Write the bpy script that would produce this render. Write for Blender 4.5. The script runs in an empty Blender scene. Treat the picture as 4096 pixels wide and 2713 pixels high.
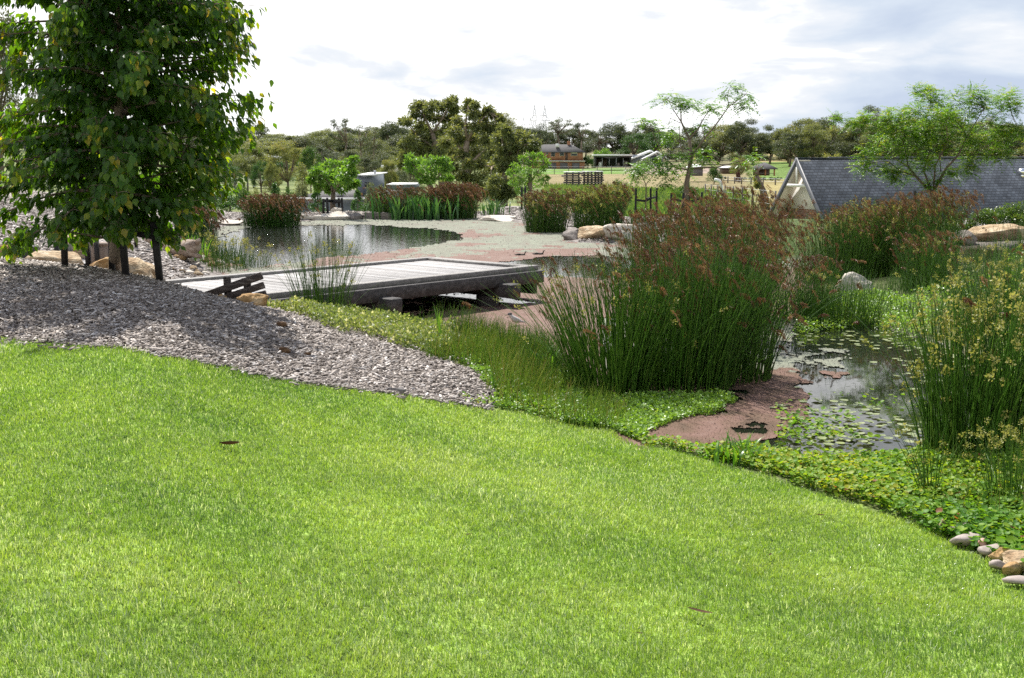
import bpy, bmesh, math, random
import numpy as np
from mathutils import Vector, Matrix
rng = np.random.default_rng(7)
random.seed(7)
R = math.radians
SC = bpy.context.scene
COL = SC.collection

# ------------------------------------------------------------------ camera
F = 1231.0
PITCH = R(8.73)
EYE = 1.9
CP, SP = math.cos(PITCH), math.sin(PITCH)
cam = bpy.data.cameras.new('camera')
cam.sensor_width = 36
cam.lens = 36 * F / 1024
cam.clip_end = 5000
cam.clip_start = 0.05
co = bpy.data.objects.new('camera', cam)
COL.objects.link(co)
co.location = (0, 0, EYE)
co.rotation_euler = (R(90) - PITCH, 0, 0)
SC.camera = co

def ray(px, py):
    a = (px - 512) / F
    b = (339 - py) / F
    return np.array([a, CP + b * SP, -SP + b * CP])
def at(px, py, D):
    d = ray(px, py)
    t = D / d[1]
    return np.array([0, 0, EYE]) + d * t
def on(px, py, z=0.0):
    d = ray(px, py)
    t = (z - EYE) / d[2]
    return np.array([0, 0, EYE]) + d * t
def topx(X, Y, Z):
    X, Y, Z = np.asarray(X, float), np.asarray(Y, float), np.asarray(Z, float) - EYE
    dep = np.maximum(Y * CP - Z * SP, 1e-3)
    up = Y * SP + Z * CP
    return 512 + F * X / dep, 339 - F * up / dep

# ------------------------------------------------------------------ value noise
_T = np.random.default_rng(3).random((256, 256))
def vnoise(x, y):
    xi, yi = np.floor(x).astype(int), np.floor(y).astype(int)
    fx, fy = x - xi, y - yi
    fx, fy = fx * fx * (3 - 2 * fx), fy * fy * (3 - 2 * fy)
    a = _T[xi % 256, yi % 256]; b = _T[(xi + 1) % 256, yi % 256]
    c = _T[xi % 256, (yi + 1) % 256]; d = _T[(xi + 1) % 256, (yi + 1) % 256]
    return (a * (1 - fx) + b * fx) * (1 - fy) + (c * (1 - fx) + d * fx) * fy
def fbm(x, y, o=4):
    s = 0; w = .5; tot = 0
    for k in range(o):
        s = s + w * vnoise(x * 2 ** k + 17.3 * k, y * 2 ** k + 5.1 * k); tot += w; w *= .5
    return s / tot
def sstep(a, b, x):
    t = np.clip((x - a) / (b - a), 0, 1)
    return t * t * (3 - 2 * t)

# ------------------------------------------------------------------ polygons
def sdf(poly, X, Y):
    """signed distance, negative inside"""
    P = np.asarray(poly, float)[:, :2]
    X = np.asarray(X, float); Y = np.asarray(Y, float)
    best = np.full(X.shape, 1e18); ins = np.zeros(X.shape, bool)
    for i in range(len(P)):
        ax, ay = P[i]; bx, by = P[(i + 1) % len(P)]
        ex, ey = bx - ax, by - ay
        L = ex * ex + ey * ey + 1e-12
        t = np.clip(((X - ax) * ex + (Y - ay) * ey) / L, 0, 1)
        dx, dy = X - ax - t * ex, Y - ay - t * ey
        best = np.minimum(best, dx * dx + dy * dy)
        c = ((ay > Y) != (by > Y)) & (X < (bx - ax) * (Y - ay) / (by - ay + 1e-15) + ax)
        ins ^= c
    d = np.sqrt(best)
    return np.where(ins, -d, d)

# ------------------------------------------------------------------ terrain
def zd(px, D, z):
    a = (px - 512) / F
    return (a * D, D, z)
def cd(px, py, D):
    return tuple(at(px, py, D))
CTRL = [
 zd(512, 2, .3), zd(0, 2, .42), zd(1024, 2, .25), zd(512, 3.57, .3), zd(0, 3.4, .47), zd(1024, 3.7, .2),
 zd(100, 6, .55), zd(500, 6, .26), zd(800, 5.2, .14), zd(-250, 6, .75), zd(-250, 3, .6), zd(1250, 4, .15),
 zd(0, 8.5, .62), zd(260, 8, .42), zd(489, 8.2, .16), zd(619, 7.8, .09), zd(735, 7, .07), zd(908, 5.93, .08), zd(1024, 5.1, .1),
 cd(0, 262, 11.5), cd(60, 267, 11.2), cd(115, 274, 11), cd(165, 283, 11), cd(240, 303, 10.6), cd(280, 315, 10.3), cd(370, 345, 9.7),
 cd(440, 360, 9.4), cd(487, 375, 9.0), zd(-250, 11, 1.2),
 zd(735, 9, .05), zd(1000, 7, .06), zd(1024, 10, .1), zd(600, 15, .05), zd(400, 20, .05), zd(300, 28, .05), zd(500, 30, .05),
 zd(850, 16, .08), zd(760, 12, .05), zd(560, 10, .06), zd(600, 8.6, .05),
 zd(30, 14.7, .58), zd(120, 14, .46), zd(165, 13.5, .36), zd(230, 12.6, .25), zd(45, 18, .6), zd(0, 20, .7), zd(150, 20, .33),
 zd(210, 19, .05), zd(60, 24, .75), zd(160, 26, .35), zd(100, 32, .55), zd(225, 33, .15), zd(-200, 15, 1.0), zd(-200, 30, 1.2),
 zd(300, 35.5, .1), zd(345, 36.4, .08), zd(420, 36.4, .08), zd(480, 36.4, .08), zd(250, 34, .12),
 zd(345, 45, -1.0), zd(480, 45, -1.0), zd(250, 45, -.4), zd(510, 35, .12), zd(510, 38.5, .18),
 zd(650, 28, .31), zd(620, 26.5, .18), zd(690, 28, .3), zd(640, 31, .2), zd(580, 30, .05), zd(650, 45, -.8),
 zd(700, 56, -1.0), zd(700, 100, -2.34), zd(700, 170, -3.5), zd(640, 240, -3.6), zd(560, 380, -3.8), zd(600, 330, -3.9),
 zd(560, 600, 1), zd(250, 150, -2), zd(260, 350, -1.5), zd(400, 90, -1.8), zd(450, 200, -3), zd(0, 100, 0), zd(0, 400, 1),
 zd(900, 14, .1), zd(1000, 14, .16), zd(990, 20, .3), zd(1100, 22, .4), zd(900, 22, .2), zd(930, 26, .25), zd(850, 24, .15),
 zd(800, 27, .15), zd(780, 36, -.3), zd(850, 42, -2), zd(1000, 42, -2.4), zd(1000, 75, -4), zd(800, 70, -2.2), zd(760, 200, -3.6),
 zd(850, 400, -2), zd(1024, 400, -1), zd(1024, 600, 2), zd(300, 700, 3), zd(700, 400, -3),
]
CTRL = np.array(CTRL)
def _uv(X, Y):
    az = np.clip(np.arctan2(X, np.maximum(Y, 1e-4)), -.75, .75)
    r = np.clip(np.hypot(X, Y), 1.8, 800)
    return az * 3.2, np.log(r)
_cu, _cv = _uv(CTRL[:, 0], CTRL[:, 1])
def _K(d2):
    return .5 * d2 * np.log(d2 + 1e-9)
_n = len(CTRL)
_A = np.zeros((_n + 3, _n + 3))
_A[:_n, :_n] = _K((_cu[:, None] - _cu) ** 2 + (_cv[:, None] - _cv) ** 2) + np.eye(_n) * 2e-4
_A[:_n, _n] = 1; _A[:_n, _n + 1] = _cu; _A[:_n, _n + 2] = _cv
_A[_n:, :_n] = _A[:_n, _n:].T
_W = np.linalg.solve(_A, np.concatenate([CTRL[:, 2], [0, 0, 0]]))
def zbase(X, Y):
    X = np.atleast_1d(np.asarray(X, float)); Y = np.atleast_1d(np.asarray(Y, float))
    u, v = _uv(X, Y)
    out = np.empty(u.shape); uf, vf, of = u.ravel(), v.ravel(), out.ravel()
    for i in range(0, len(uf), 20000):
        a, b = uf[i:i + 20000, None], vf[i:i + 20000, None]
        of[i:i + 20000] = _K((a - _cu) ** 2 + (b - _cv) ** 2) @ _W[:_n] + _W[_n] + _W[_n + 1] * a[:, 0] + _W[_n + 2] * b[:, 0]
    return of.reshape(u.shape)
POND_PX = [(640, 452), (662, 446), (700, 452), (740, 460), (780, 464), (830, 466), (900, 466), (950, 452), (1000, 425), (1010, 390),
 (960, 350), (905, 334), (880, 325), (850, 324), (822, 322), (800, 312), (795, 298), (815, 287), (850, 280), (900, 276), (950, 272), (960, 266), (880, 262), (800, 262),
 (740, 255), (700, 250), (650, 245), (600, 244), (565, 243), (575, 236), (560, 229), (525, 224), (500, 219.5), (480, 218.5),
 (400, 218.5), (340, 219), (300, 222), (250, 223.5), (222, 227), (208, 238), (205, 252), (215, 266), (222, 275), (235, 292), (262, 306),
 (275, 313), (320, 323), (365, 332), (400, 337), (440, 341), (500, 344), (540, 352), (560, 372), (585, 395), (600, 420), (620, 442)]
POND = np.array([on(a, b, 0)[:2] for a, b in POND_PX])
def hz(X, Y):
    X = np.atleast_1d(np.asarray(X, float)); Y = np.atleast_1d(np.asarray(Y, float))
    b = zbase(X, Y)
    d = np.full(X.shape, 50.0)
    m = (Y < 60) & (Y > 1)
    if m.any(): d[m] = sdf(POND, X[m], Y[m])
    w = .5 + .02 * Y
    s = sstep(0, 1, d / w)
    out = .03 * (1 - s) + np.where(Y < 34, np.maximum(b, .04), b) * s
    out = np.where(d < 0, -.02 - .4 * sstep(0, 1.2, -d), out)
    return out
def hz1(x, y):
    return float(hz([x], [y])[0])
def gp(px, py, dmin=2.5, dmax=600):
    D = np.exp(np.linspace(math.log(dmin), math.log(dmax), 500))
    d = ray(px, py)
    P = np.array([0, 0, EYE]) + d[None] * (D / d[1])[:, None]
    g = P[:, 2] - np.maximum(hz(P[:, 0], P[:, 1]), 0 if dmax < 100 else -99)
    k = np.argmax(g < 0)
    if g[k] >= 0: return P[-1]
    t = g[k - 1] / (g[k - 1] - g[k])
    q = P[k - 1] * (1 - t) + P[k] * t
    q[2] = hz1(q[0], q[1])
    return q
def gd(px, D):
    """ground point at pixel column px and distance D"""
    x = (px - 512) / F * D * 1.0
    for _ in range(3):
        z = hz1(x, D)
        x = (px - 512) / F * (D * CP - (z - EYE) * SP)
    return np.array([x, D, hz1(x, D)])

# ------------------------------------------------------------------ mesh builder
class MB:
    def __init__(s):
        s.v = []; s.t = []; s.q = []; s.qi = []; s.ti = []; s.n = 0; s.c = []
    def add(s, v, quads=None, tris=None, tint=.5, col=None):
        v = np.asarray(v, float).reshape(-1, 3)
        s.v.append(v)
        t = np.broadcast_to(np.asarray(tint, float), (len(v),)) if np.ndim(tint) < 2 else tint
        s.t.append(np.array(t, float))
        if quads is not None and len(quads): s.qi.append(np.asarray(quads, int).reshape(-1, 4) + s.n)
        if tris is not None and len(tris): s.ti.append(np.asarray(tris, int).reshape(-1, 3) + s.n)
        if col is not None: s.c.append(np.asarray(col, float).reshape(-1, 3))
        s.n += len(v)
    def build(s, name, mat, parent=None, smooth=False, org=None):
        me = bpy.data.meshes.new(name)
        V = np.concatenate(s.v) if s.v else np.zeros((0, 3))
        if org is not None: V = V - np.asarray(org, float)
        Q = np.concatenate(s.qi) if s.qi else np.zeros((0, 4), int)
        T = np.concatenate(s.ti) if s.ti else np.zeros((0, 3), int)
        me.vertices.add(len(V)); me.vertices.foreach_set('co', V.ravel())
        nl = Q.size + T.size
        me.loops.add(nl); me.loops.foreach_set('vertex_index', np.concatenate([Q.ravel(), T.ravel()]).astype(np.int32))
        npoly = len(Q) + len(T)
        me.polygons.add(npoly)
        st = np.concatenate([np.arange(len(Q)) * 4, Q.size + np.arange(len(T)) * 3]).astype(np.int32)
        me.polygons.foreach_set('loop_start', st)
        if smooth: me.polygons.foreach_set('use_smooth', np.ones(npoly, bool))
        me.update(calc_edges=True)
        a = me.attributes.new('tint', 'FLOAT', 'POINT'); a.data.foreach_set('value', np.concatenate(s.t).astype(np.float32))
        if s.c:
            c = np.concatenate(s.c); c4 = np.ones((len(c), 4), np.float32); c4[:, :3] = c
            a = me.attributes.new('zcol', 'FLOAT_COLOR', 'POINT'); a.data.foreach_set('color', c4.ravel())
        if mat is not None: me.materials.append(mat)
        o = bpy.data.objects.new(name, me)
        COL.objects.link(o)
        if parent is not None: o.parent = parent
        if org is not None and parent is None: o.location = Vector([float(x) for x in org])
        return o
    # --- shapes
    def box(s, c, size, rot=None, tint=.5, bev=0.0):
        sx, sy, sz = [x / 2 for x in size]
        if bev > 0:
            b = min(bev, sx * .6, sy * .6, sz * .6)
            V = []
            for z, k in ((-sz, b), (-sz + b, 0), (sz - b, 0), (sz, b)):
                x, y = sx - k, sy - k
                V += [(-x + b, -y, z), (x - b, -y, z), (x, -y + b, z), (x, y - b, z), (x - b, y, z), (-x + b, y, z), (-x, y - b, z), (-x, -y + b, z)]
            V = np.array(V)
            q = []
            for l in range(3):
                for i in range(8):
                    q.append((l * 8 + i, l * 8 + (i + 1) % 8, l * 8 + 8 + (i + 1) % 8, l * 8 + 8 + i))
            for o, fl in ((0, 1), (24, 0)):
                fs = [(o, o + 1, o + 4, o + 5), (o + 1, o + 2, o + 3, o + 4), (o + 5, o + 6, o + 7, o)]
                fs = [(o + 0, o + 1, o + 4, o + 5), (o + 1, o + 2, o + 3, o + 4), (o + 0, o + 5, o + 6, o + 7)]
                q += [f[::-1] if fl else f for f in fs]
        else:
            V = np.array([(x, y, z) for z in (-sz, sz) for x, y in ((-sx, -sy), (sx, -sy), (sx, sy), (-sx, sy))])
            q = [(3, 2, 1, 0), (4, 5, 6, 7), (0, 1, 5, 4), (1, 2, 6, 5), (2, 3, 7, 6), (3, 0, 4, 7)]
        if rot is not None: V = V @ np.asarray(rot).T
        s.add(V + np.asarray(c, float), q, None, tint)
    def beam(s, a, b, w, h, up=(0, 0, 1), tint=.5, bev=0.0):
        """box from a to b, w across, h along up"""
        a, b = np.asarray(a, float), np.asarray(b, float)
        x = b - a; L = np.linalg.norm(x); x /= L
        y = np.cross(up, x); y /= np.linalg.norm(y)
        z = np.cross(x, y)
        s.box((a + b) / 2, (L, w, h), np.stack([x, y, z], 1), tint, bev)
    def tube(s, pts, rad, sides=8, tint=.5, cap=True):
        P = np.asarray(pts, float); n = len(P)
        rad = np.broadcast_to(np.asarray(rad, float), (n,))
        T = np.gradient(P, axis=0); T /= np.linalg.norm(T, axis=1)[:, None] + 1e-9
        ref = np.array([1., 0, 0]) if abs(T[:, 0]).mean() < .8 else np.array([0, 1., 0])
        A = np.cross(T, ref); A /= np.linalg.norm(A, axis=1)[:, None] + 1e-9
        B = np.cross(T, A)
        ang = np.arange(sides) / sides * 2 * math.pi
        V = P[:, None] + rad[:, None, None] * (A[:, None] * np.cos(ang)[None, :, None] + B[:, None] * np.sin(ang)[None, :, None])
        V = V.reshape(-1, 3)
        i = np.arange(n - 1)[:, None] * sides; j = np.arange(sides)[None]; k = (j + 1) % sides
        q = np.stack([i + j, i + k, i + sides + k, i + sides + j], -1).reshape(-1, 4)
        t = []
        if cap:
            V = np.concatenate([V, P[:1], P[-1:]])
            a0 = n * sides
            for m in range(sides):
                t.append((a0, (m + 1) % sides, m)); t.append((a0 + 1, (n - 1) * sides + m, (n - 1) * sides + (m + 1) % sides))
        s.add(V, q, t, tint)
    def tubes(s, P, Rr, sides=3, tint=.5):
        """P (N,S,3) near vertical stems, Rr (N,S)"""
        N, S, _ = P.shape
        ang = np.arange(sides) / sides * 2 * math.pi + .3
        off = np.stack([np.cos(ang), np.sin(ang), 0 * ang], -1)
        V = P[:, :, None] + Rr[:, :, None, None] * off[None, None]
        b = (np.arange(N) * S * sides)[:, None, None] + (np.arange(S - 1) * sides)[None, :, None]
        j = np.arange(sides)[None, None]; k = (j + 1) % sides
        q = np.stack([b + j, b + k, b + sides + k, b + sides + j], -1).reshape(-1, 4)
        t = np.repeat(np.broadcast_to(np.asarray(tint, float), (N,)), S * sides)
        s.add(V.reshape(-1, 3), q, None, t)
    def leaves(s, P, T, N, L, W, tint=.5, kind='fold'):
        """leaf blades: base P, tip direction T, normal N, length L, width W"""
        P = np.asarray(P, float); n = len(P)
        T = T / (np.linalg.norm(T, axis=1)[:, None] + 1e-9)
        S = np.cross(N, T); S /= np.linalg.norm(S, axis=1)[:, None] + 1e-9
        U = np.cross(T, S)
        L = np.broadcast_to(np.asarray(L, float), (n,)); W = np.broadcast_to(np.asarray(W, float), (n,))
        if kind == 'fold':
            tv = np.array([(0, 0, 0), (.42, .5, .12), (1, 0, -.08), (.42, -.5, .12)]); q = None; t = [(0, 2, 1), (0, 3, 2)]
        elif kind == 'ovate':
            tv = np.array([(0, 0, 0), (.12, .3, .07), (.38, .5, .1), (.7, .27, .05), (1, 0, -.14), (.7, -.27, .05), (.38, -.5, .1), (.12, -.3, .07), (.38, 0, 0), (.7, 0, -.04)])
            q = [(0, 8, 2, 1), (8, 9, 3, 2), (0, 7, 6, 8), (8, 6, 5, 9)]; t = [(9, 4, 3), (9, 5, 4)]
        elif kind == 'lance':
            tv = np.array([(0, 0, 0), (.3, .5, .05), (.7, .4, 0), (1, 0, -.15), (.7, -.4, 0), (.3, -.5, .05)]); q = [(0, 5, 4, 1)] and [(1, 5, 4, 2)]; t = [(0, 5, 1), (2, 4, 3)]
        elif kind == 'round':
            k = 8; ang = np.arange(k) / k * 2 * math.pi
            tv = np.array([(.5, 0, -.08)] + [(.5 + .5 * math.cos(a), .5 * math.sin(a), .06) for a in ang]); q = None
            t = [(0, 1 + i, 1 + (i + 1) % k) for i in range(k)]
        elif kind == 'quad':
            tv = np.array([(0, -.5, 0), (1, -.38, 0), (.9, .5, 0), (.1, .42, 0)]); q = [(0, 1, 2, 3)]; t = None
        m = len(tv)
        V = P[:, None] + (tv[None, :, 0:1] * L[:, None, None]) * T[:, None] + (tv[None, :, 1:2] * W[:, None, None]) * S[:, None] + (tv[None, :, 2:3] * W[:, None, None]) * U[:, None]
        b = (np.arange(n) * m)[:, None, None]
        Q = (np.asarray(q)[None] + b).reshape(-1, 4) if q else None
        TT = (np.asarray(t)[None] + b).reshape(-1, 3) if t else None
        s.add(V.reshape(-1, 3), Q, TT, np.repeat(np.broadcast_to(np.asarray(tint, float), (n,)), m))
def rdir(n, g=rng):
    v = g.normal(size=(n, 3)); return v / np.linalg.norm(v, axis=1)[:, None]
def rotz(a):
    c, s_ = math.cos(a), math.sin(a)
    return np.array([[c, -s_, 0], [s_, c, 0], [0, 0, 1.]])

def tag(o, label=None, cat=None, group=None, kind=None):
    if label: o['label'] = label
    if cat: o['category'] = cat
    if group: o['group'] = group
    if kind: o['kind'] = kind
    return o
def empty(name, loc, label, cat, group=None, rz=0):
    o = bpy.data.objects.new(name, None); COL.objects.link(o)
    o.location = Vector([float(x) for x in loc]); o.rotation_euler = (0, 0, rz); o.empty_display_size = .2
    return tag(o, label, cat, group)
def copy_tree(o, parent=None):
    c = o.copy(); COL.objects.link(c)
    if parent is not None: c.parent = parent
    for ch in list(o.children): copy_tree(ch, c)
    return c

# ------------------------------------------------------------------ materials
def nodes(name):
    m = bpy.data.materials.new(name); m.use_nodes = True
    nt = m.node_tree; nt.nodes.clear()
    return m, nt, nt.nodes.new('ShaderNodeOutputMaterial')
def nn(nt, t, **kw):
    n = nt.nodes.new('ShaderNode' + t)
    for k, v in kw.items():
        if k.startswith('i_'):
            n.inputs[k[2:].replace('_', ' ')].default_value = v
        else: setattr(n, k, v)
    return n
def ramp(nt, stops, interp='LINEAR'):
    r = nn(nt, 'ValToRGB'); e = r.color_ramp.elements; r.color_ramp.interpolation = interp
    while len(e) < len(stops): e.new(.5)
    for el, (p, c) in zip(e, stops):
        el.position = p; el.color = (*c, 1)
    return r
def mat_leaf(name, stops, trans=.4, rough=.45, tcol=(1.25, 1.2, .5), spec=.4, objvar=.0):
    """thin leaf: per leaf colour from the tint attribute, light passes through"""
    m, nt, out = nodes(name)
    at_ = nn(nt, 'Attribute', attribute_name='tint')
    rp = ramp(nt, stops)
    if objvar > 0:
        oi = nn(nt, 'ObjectInfo'); ma = nn(nt, 'Math', operation='MULTIPLY_ADD')
        ma.inputs[1].default_value = objvar; ma.inputs[2].default_value = -objvar / 2
        ad = nn(nt, 'Math', operation='ADD', use_clamp=True)
        nt.links.new(oi.outputs['Random'], ma.inputs[0]); nt.links.new(at_.outputs['Fac'], ad.inputs[0]); nt.links.new(ma.outputs[0], ad.inputs[1])
        nt.links.new(ad.outputs[0], rp.inputs[0])
    else: nt.links.new(at_.outputs['Fac'], rp.inputs[0])
    p = nn(nt, 'BsdfPrincipled'); p.inputs['Roughness'].default_value = rough; p.inputs['Specular IOR Level'].default_value = spec
    nt.links.new(rp.outputs[0], p.inputs['Base Color'])
    tr = nn(nt, 'BsdfTranslucent')
    mu = nn(nt, 'Mix', data_type='RGBA', blend_type='MULTIPLY'); mu.inputs[0].default_value = 1; mu.inputs[7].default_value = (*tcol, 1)
    nt.links.new(rp.outputs[0], mu.inputs[6]); nt.links.new(mu.outputs[2], tr.inputs['Color'])
    mx = nn(nt, 'MixShader'); mx.inputs[0].default_value = trans
    nt.links.new(p.outputs[0], mx.inputs[1]); nt.links.new(tr.outputs[0], mx.inputs[2]); nt.links.new(mx.outputs[0], out.inputs[0])
    return m
def mat_solid(name, stops, rough=.7, scale=8, spec=.3, bump=.0, bscale=30, stretch=(1, 1, 1), metal=0, tint=False, coord='Object', detail=6):
    """noise coloured solid"""
    m, nt, out = nodes(name)
    tc = nn(nt, 'TexCoord'); mp = nn(nt, 'Mapping'); mp.inputs['Scale'].default_value = stretch
    nt.links.new(tc.outputs[coord], mp.inputs[0])
    nz = nn(nt, 'TexNoise'); nz.inputs['Scale'].default_value = scale; nz.inputs['Detail'].default_value = detail; nz.inputs['Roughness'].default_value = .65
    nt.links.new(mp.outputs[0], nz.inputs['Vector'])
    rp = ramp(nt, stops)
    src = nz.outputs[0]
    if tint:
        at_ = nn(nt, 'Attribute', attribute_name='tint'); ad = nn(nt, 'Math', operation='MULTIPLY_ADD'); ad.inputs[1].default_value = .9; 
        sb = nn(nt, 'Math', operation='MULTIPLY_ADD'); sb.inputs[1].default_value = .8; sb.inputs[2].default_value = -.35
        nt.links.new(nz.outputs[0], sb.inputs[0]); nt.links.new(at_.outputs['Fac'], ad.inputs[0]); nt.links.new(sb.outputs[0], ad.inputs[2]); src = ad.outputs[0]
    else:
        mr = nn(nt, 'MapRange'); mr.inputs[1].default_value = .28; mr.inputs[2].default_value = .72
        nt.links.new(src, mr.inputs[0]); src = mr.outputs[0]
    nt.links.new(src, rp.inputs[0])
    p = nn(nt, 'BsdfPrincipled'); p.inputs['Roughness'].default_value = rough; p.inputs['Specular IOR Level'].default_value = spec; p.inputs['Metallic'].default_value = metal
    nt.links.new(rp.outputs[0], p.inputs['Base Color'])
    if bump > 0:
        n2 = nn(nt, 'TexNoise'); n2.inputs['Scale'].default_value = bscale; n2.inputs['Detail'].default_value = 8
        nt.links.new(mp.outputs[0], n2.inputs['Vector'])
        bp = nn(nt, 'Bump'); bp.inputs['Strength'].default_value = bump; bp.inputs['Distance'].default_value = .05
        nt.links.new(n2.outputs[0], bp.inputs['Height']); nt.links.new(bp.outputs[0], p.inputs['Normal'])
    nt.links.new(p.outputs[0], out.inputs[0])
    return m
M = {}
M['grass'] = mat_leaf('grass', [(0, (.13, .25, .035)), (.42, (.23, .365, .052)), (.8, (.37, .475, .10)), (.88, (.47, .58, .28)), (1, (.72, .78, .62))], .5, .25, (1.1, 1.08, .5), 1.0)  # palest stops: dry straw, whitened to paint sun glints on the blades
M['reed'] = mat_leaf('reed', [(0, (.035, .105, .014)), (.5, (.095, .21, .025)), (.85, (.18, .30, .045)), (1, (.24, .22, .07))], .4, .33, spec=.6)
M['reed_brown'] = mat_leaf('reed_brown', [(0, (.07, .03, .015)), (.6, (.18, .088, .038)), (1, (.38, .23, .11))], .3, .5, (1.1, 1, .8))
M['reed_yellow'] = mat_leaf('reed_yellow', [(0, (.20, .22, .045)), (.6, (.33, .33, .085)), (1, (.42, .38, .14))], .4, .6, (1.1, 1.05, .7))
M['strap'] = mat_leaf('strap', [(0, (.05, .15, .015)), (1, (.14, .28, .03))], .45, .35)
M['cat'] = mat_leaf('cat', [(0, (.03, .10, .03)), (1, (.09, .19, .06))], .35, .3)
M['maple'] = mat_leaf('maple', [(0, (.026, .085, .012)), (.6, (.065, .15, .016)), (.85, (.16, .235, .022)), (1, (.34, .28, .04))], .57, .38, (2.2, 1.9, .4), .45)
M['koel'] = mat_leaf('koel', [(0, (.05, .13, .014)), (.5, (.11, .25, .022)), (.85, (.20, .34, .028)), (1, (.38, .38, .04))], .5, .38, (1.4, 1.3, .4))
M['lime'] = mat_leaf('lime', [(0, (.08, .19, .03)), (.6, (.15, .29, .045)), (1, (.25, .36, .07))], .45, .42, (1.2, 1.2, .5))
M['shrub'] = mat_leaf('shrub', [(0, (.025, .09, .015)), (.6, (.06, .15, .025)), (1, (.14, .23, .04))], .35, .35, spec=.5)
M['gum'] = mat_leaf('gum', [(0, (.075, .105, .045)), (.5, (.15, .182, .07)), (.85, (.22, .24, .085)), (1, (.29, .255, .09))], .5, .5, (1.3, 1.2, .6), .4, objvar=.35)
M['gum_dark'] = mat_leaf('gum_dark', [(0, (.042, .064, .036)), (.6, (.088, .115, .058)), (1, (.15, .162, .075))], .42, .5, (1.2, 1.1, .6), .35, objvar=.35)
M['grey_leaf'] = mat_leaf('grey_leaf', [(0, (.06, .085, .05)), (1, (.19, .22, .15))], .3, .5)
M['green_tree'] = mat_leaf('green_tree', [(0, (.025, .075, .015)), (.6, (.05, .125, .025)), (1, (.12, .18, .03))], .35, .45, objvar=.3)
M['penny'] = mat_leaf('penny', [(0, (.05, .15, .022)), (.45, (.12, .27, .026)), (.85, (.27, .40, .035)), (.95, (.38, .37, .05)), (1, (.28, .12, .05))], .5, .5, (1.3, 1.2, .4), .22)
M['starwort'] = mat_leaf('starwort', [(0, (.12, .25, .035)), (.7, (.24, .40, .06)), (1, (.38, .48, .13))], .4, .4)
M['flowery'] = mat_leaf('flowery', [(0, (.10, .17, .04)), (.55, (.22, .28, .09)), (.8, (.36, .38, .19)), (1, (.62, .62, .5))], .4, .5)
M['azolla'] = mat_solid('azolla', [(0, (.05, .034, .02)), (.3, (.12, .073, .047)), (.5, (.16, .092, .07)), (.75, (.19, .125, .10)), (1, (.18, .155, .10))], .7, 2.5, .15, .35, 60, tint=True)
M['duckweed'] = mat_solid('duckweed', [(0, (.165, .135, .11)), (.4, (.185, .178, .14)), (.7, (.20, .212, .16)), (1, (.26, .275, .21))], .75, 2.5, .12, .4, 60, tint=True)
M['bark'] = mat_solid('bark', [(0, (.10, .075, .055)), (1, (.24, .19, .14))], .85, 12, .2, .4, 40, (1, 1, .25))
M['bark_pale'] = mat_solid('bark_pale', [(0, (.20, .15, .11)), (1, (.36, .29, .22))], .85, 6, .2, .3, 30, (1, 1, .3))
M['stake'] = mat_solid('stake', [(0, (.012, .011, .011)), (1, (.035, .032, .03))], .7, 20, .3, .2, 60, (1, 1, .1))
M['tie'] = mat_solid('tie', [(0, (.014, .014, .015)), (1, (.03, .03, .032))], .6, 20)
M['deck'] = mat_solid('deck', [(0, (.22, .205, .19)), (.5, (.33, .31, .29)), (1, (.46, .44, .42))], .6, 5, .35, .3, 60, (.35, 6, 6), tint=True)
M['beam'] = mat_solid('beam', [(0, (.03, .027, .025)), (.5, (.06, .053, .05)), (1, (.12, .11, .105))], .65, 5, .35, .3, 40, (.5, 4, 4))
M['kerb'] = mat_solid('kerb', [(0, (.13, .12, .11)), (.5, (.2, .185, .17)), (1, (.30, .285, .27))], .6, 5, .35, .3, 40, (.5, 4, 4))
M['plank'] = mat_solid('plank', [(0, (.035, .028, .026)), (.6, (.085, .068, .06)), (.85, (.16, .14, .13)), (1, (.34, .33, .32))], .75, 7, .2, .5, 40, (.8, 5, 5))
M['rock'] = mat_solid('rock', [(0, (.13, .085, .05)), (.3, (.30, .205, .12)), (.6, (.44, .34, .22)), (.85, (.54, .45, .33)), (1, (.62, .55, .46))], .9, 5, .15, .9, 18, (1, 1, 2.2))
M['rock_pale'] = mat_solid('rock_pale', [(0, (.40, .34, .27)), (1, (.66, .61, .54))], .85, 4, .25, .5, 18)
M['rock_gold'] = mat_solid('rock_gold', [(0, (.20, .11, .05)), (.5, (.38, .24, .11)), (1, (.55, .42, .26))], .9, 6, .15, .9, 18)
M['pebble'] = mat_solid('pebble', [(0, (.25, .20, .17)), (1, (.40, .34, .305))], .6, 20, .4)
M['drift'] = mat_solid('drift', [(0, (.20, .14, .10)), (.5, (.34, .26, .2)), (1, (.55, .48, .41))], .8, 4, .25, .5, 30, (.6, 3, 3))
M['brownleaf'] = mat_leaf('brownleaf', [(0, (.05, .026, .014)), (1, (.10, .055, .032))], .1, .85, spec=.1)
M['bark_chunk'] = mat_solid('bark_chunk', [(0, (.045, .028, .018)), (.6, (.13, .075, .04)), (1, (.22, .14, .08))], .85, 25, .2, .6, 60)
M['greywood'] = mat_solid('greywood', [(0, (.07, .065, .065)), (1, (.24, .22, .21))], .8, 8, .2, .4, 40, (.5, 4, 4))
M['white'] = mat_solid('white', [(0, (.66, .65, .63)), (1, (.80, .79, .77))], .55, 3)
M['cream'] = mat_solid('cream', [(0, (.58, .52, .43)), (1, (.68, .62, .53))], .6, 3)
M['fascia'] = mat_solid('fascia', [(0, (.055, .06, .068)), (1, (.085, .09, .1))], .45, 5)
M['greywall'] = mat_solid('greywall', [(0, (.135, .155, .185)), (1, (.18, .20, .235))], .8, 2, .15)
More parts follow.
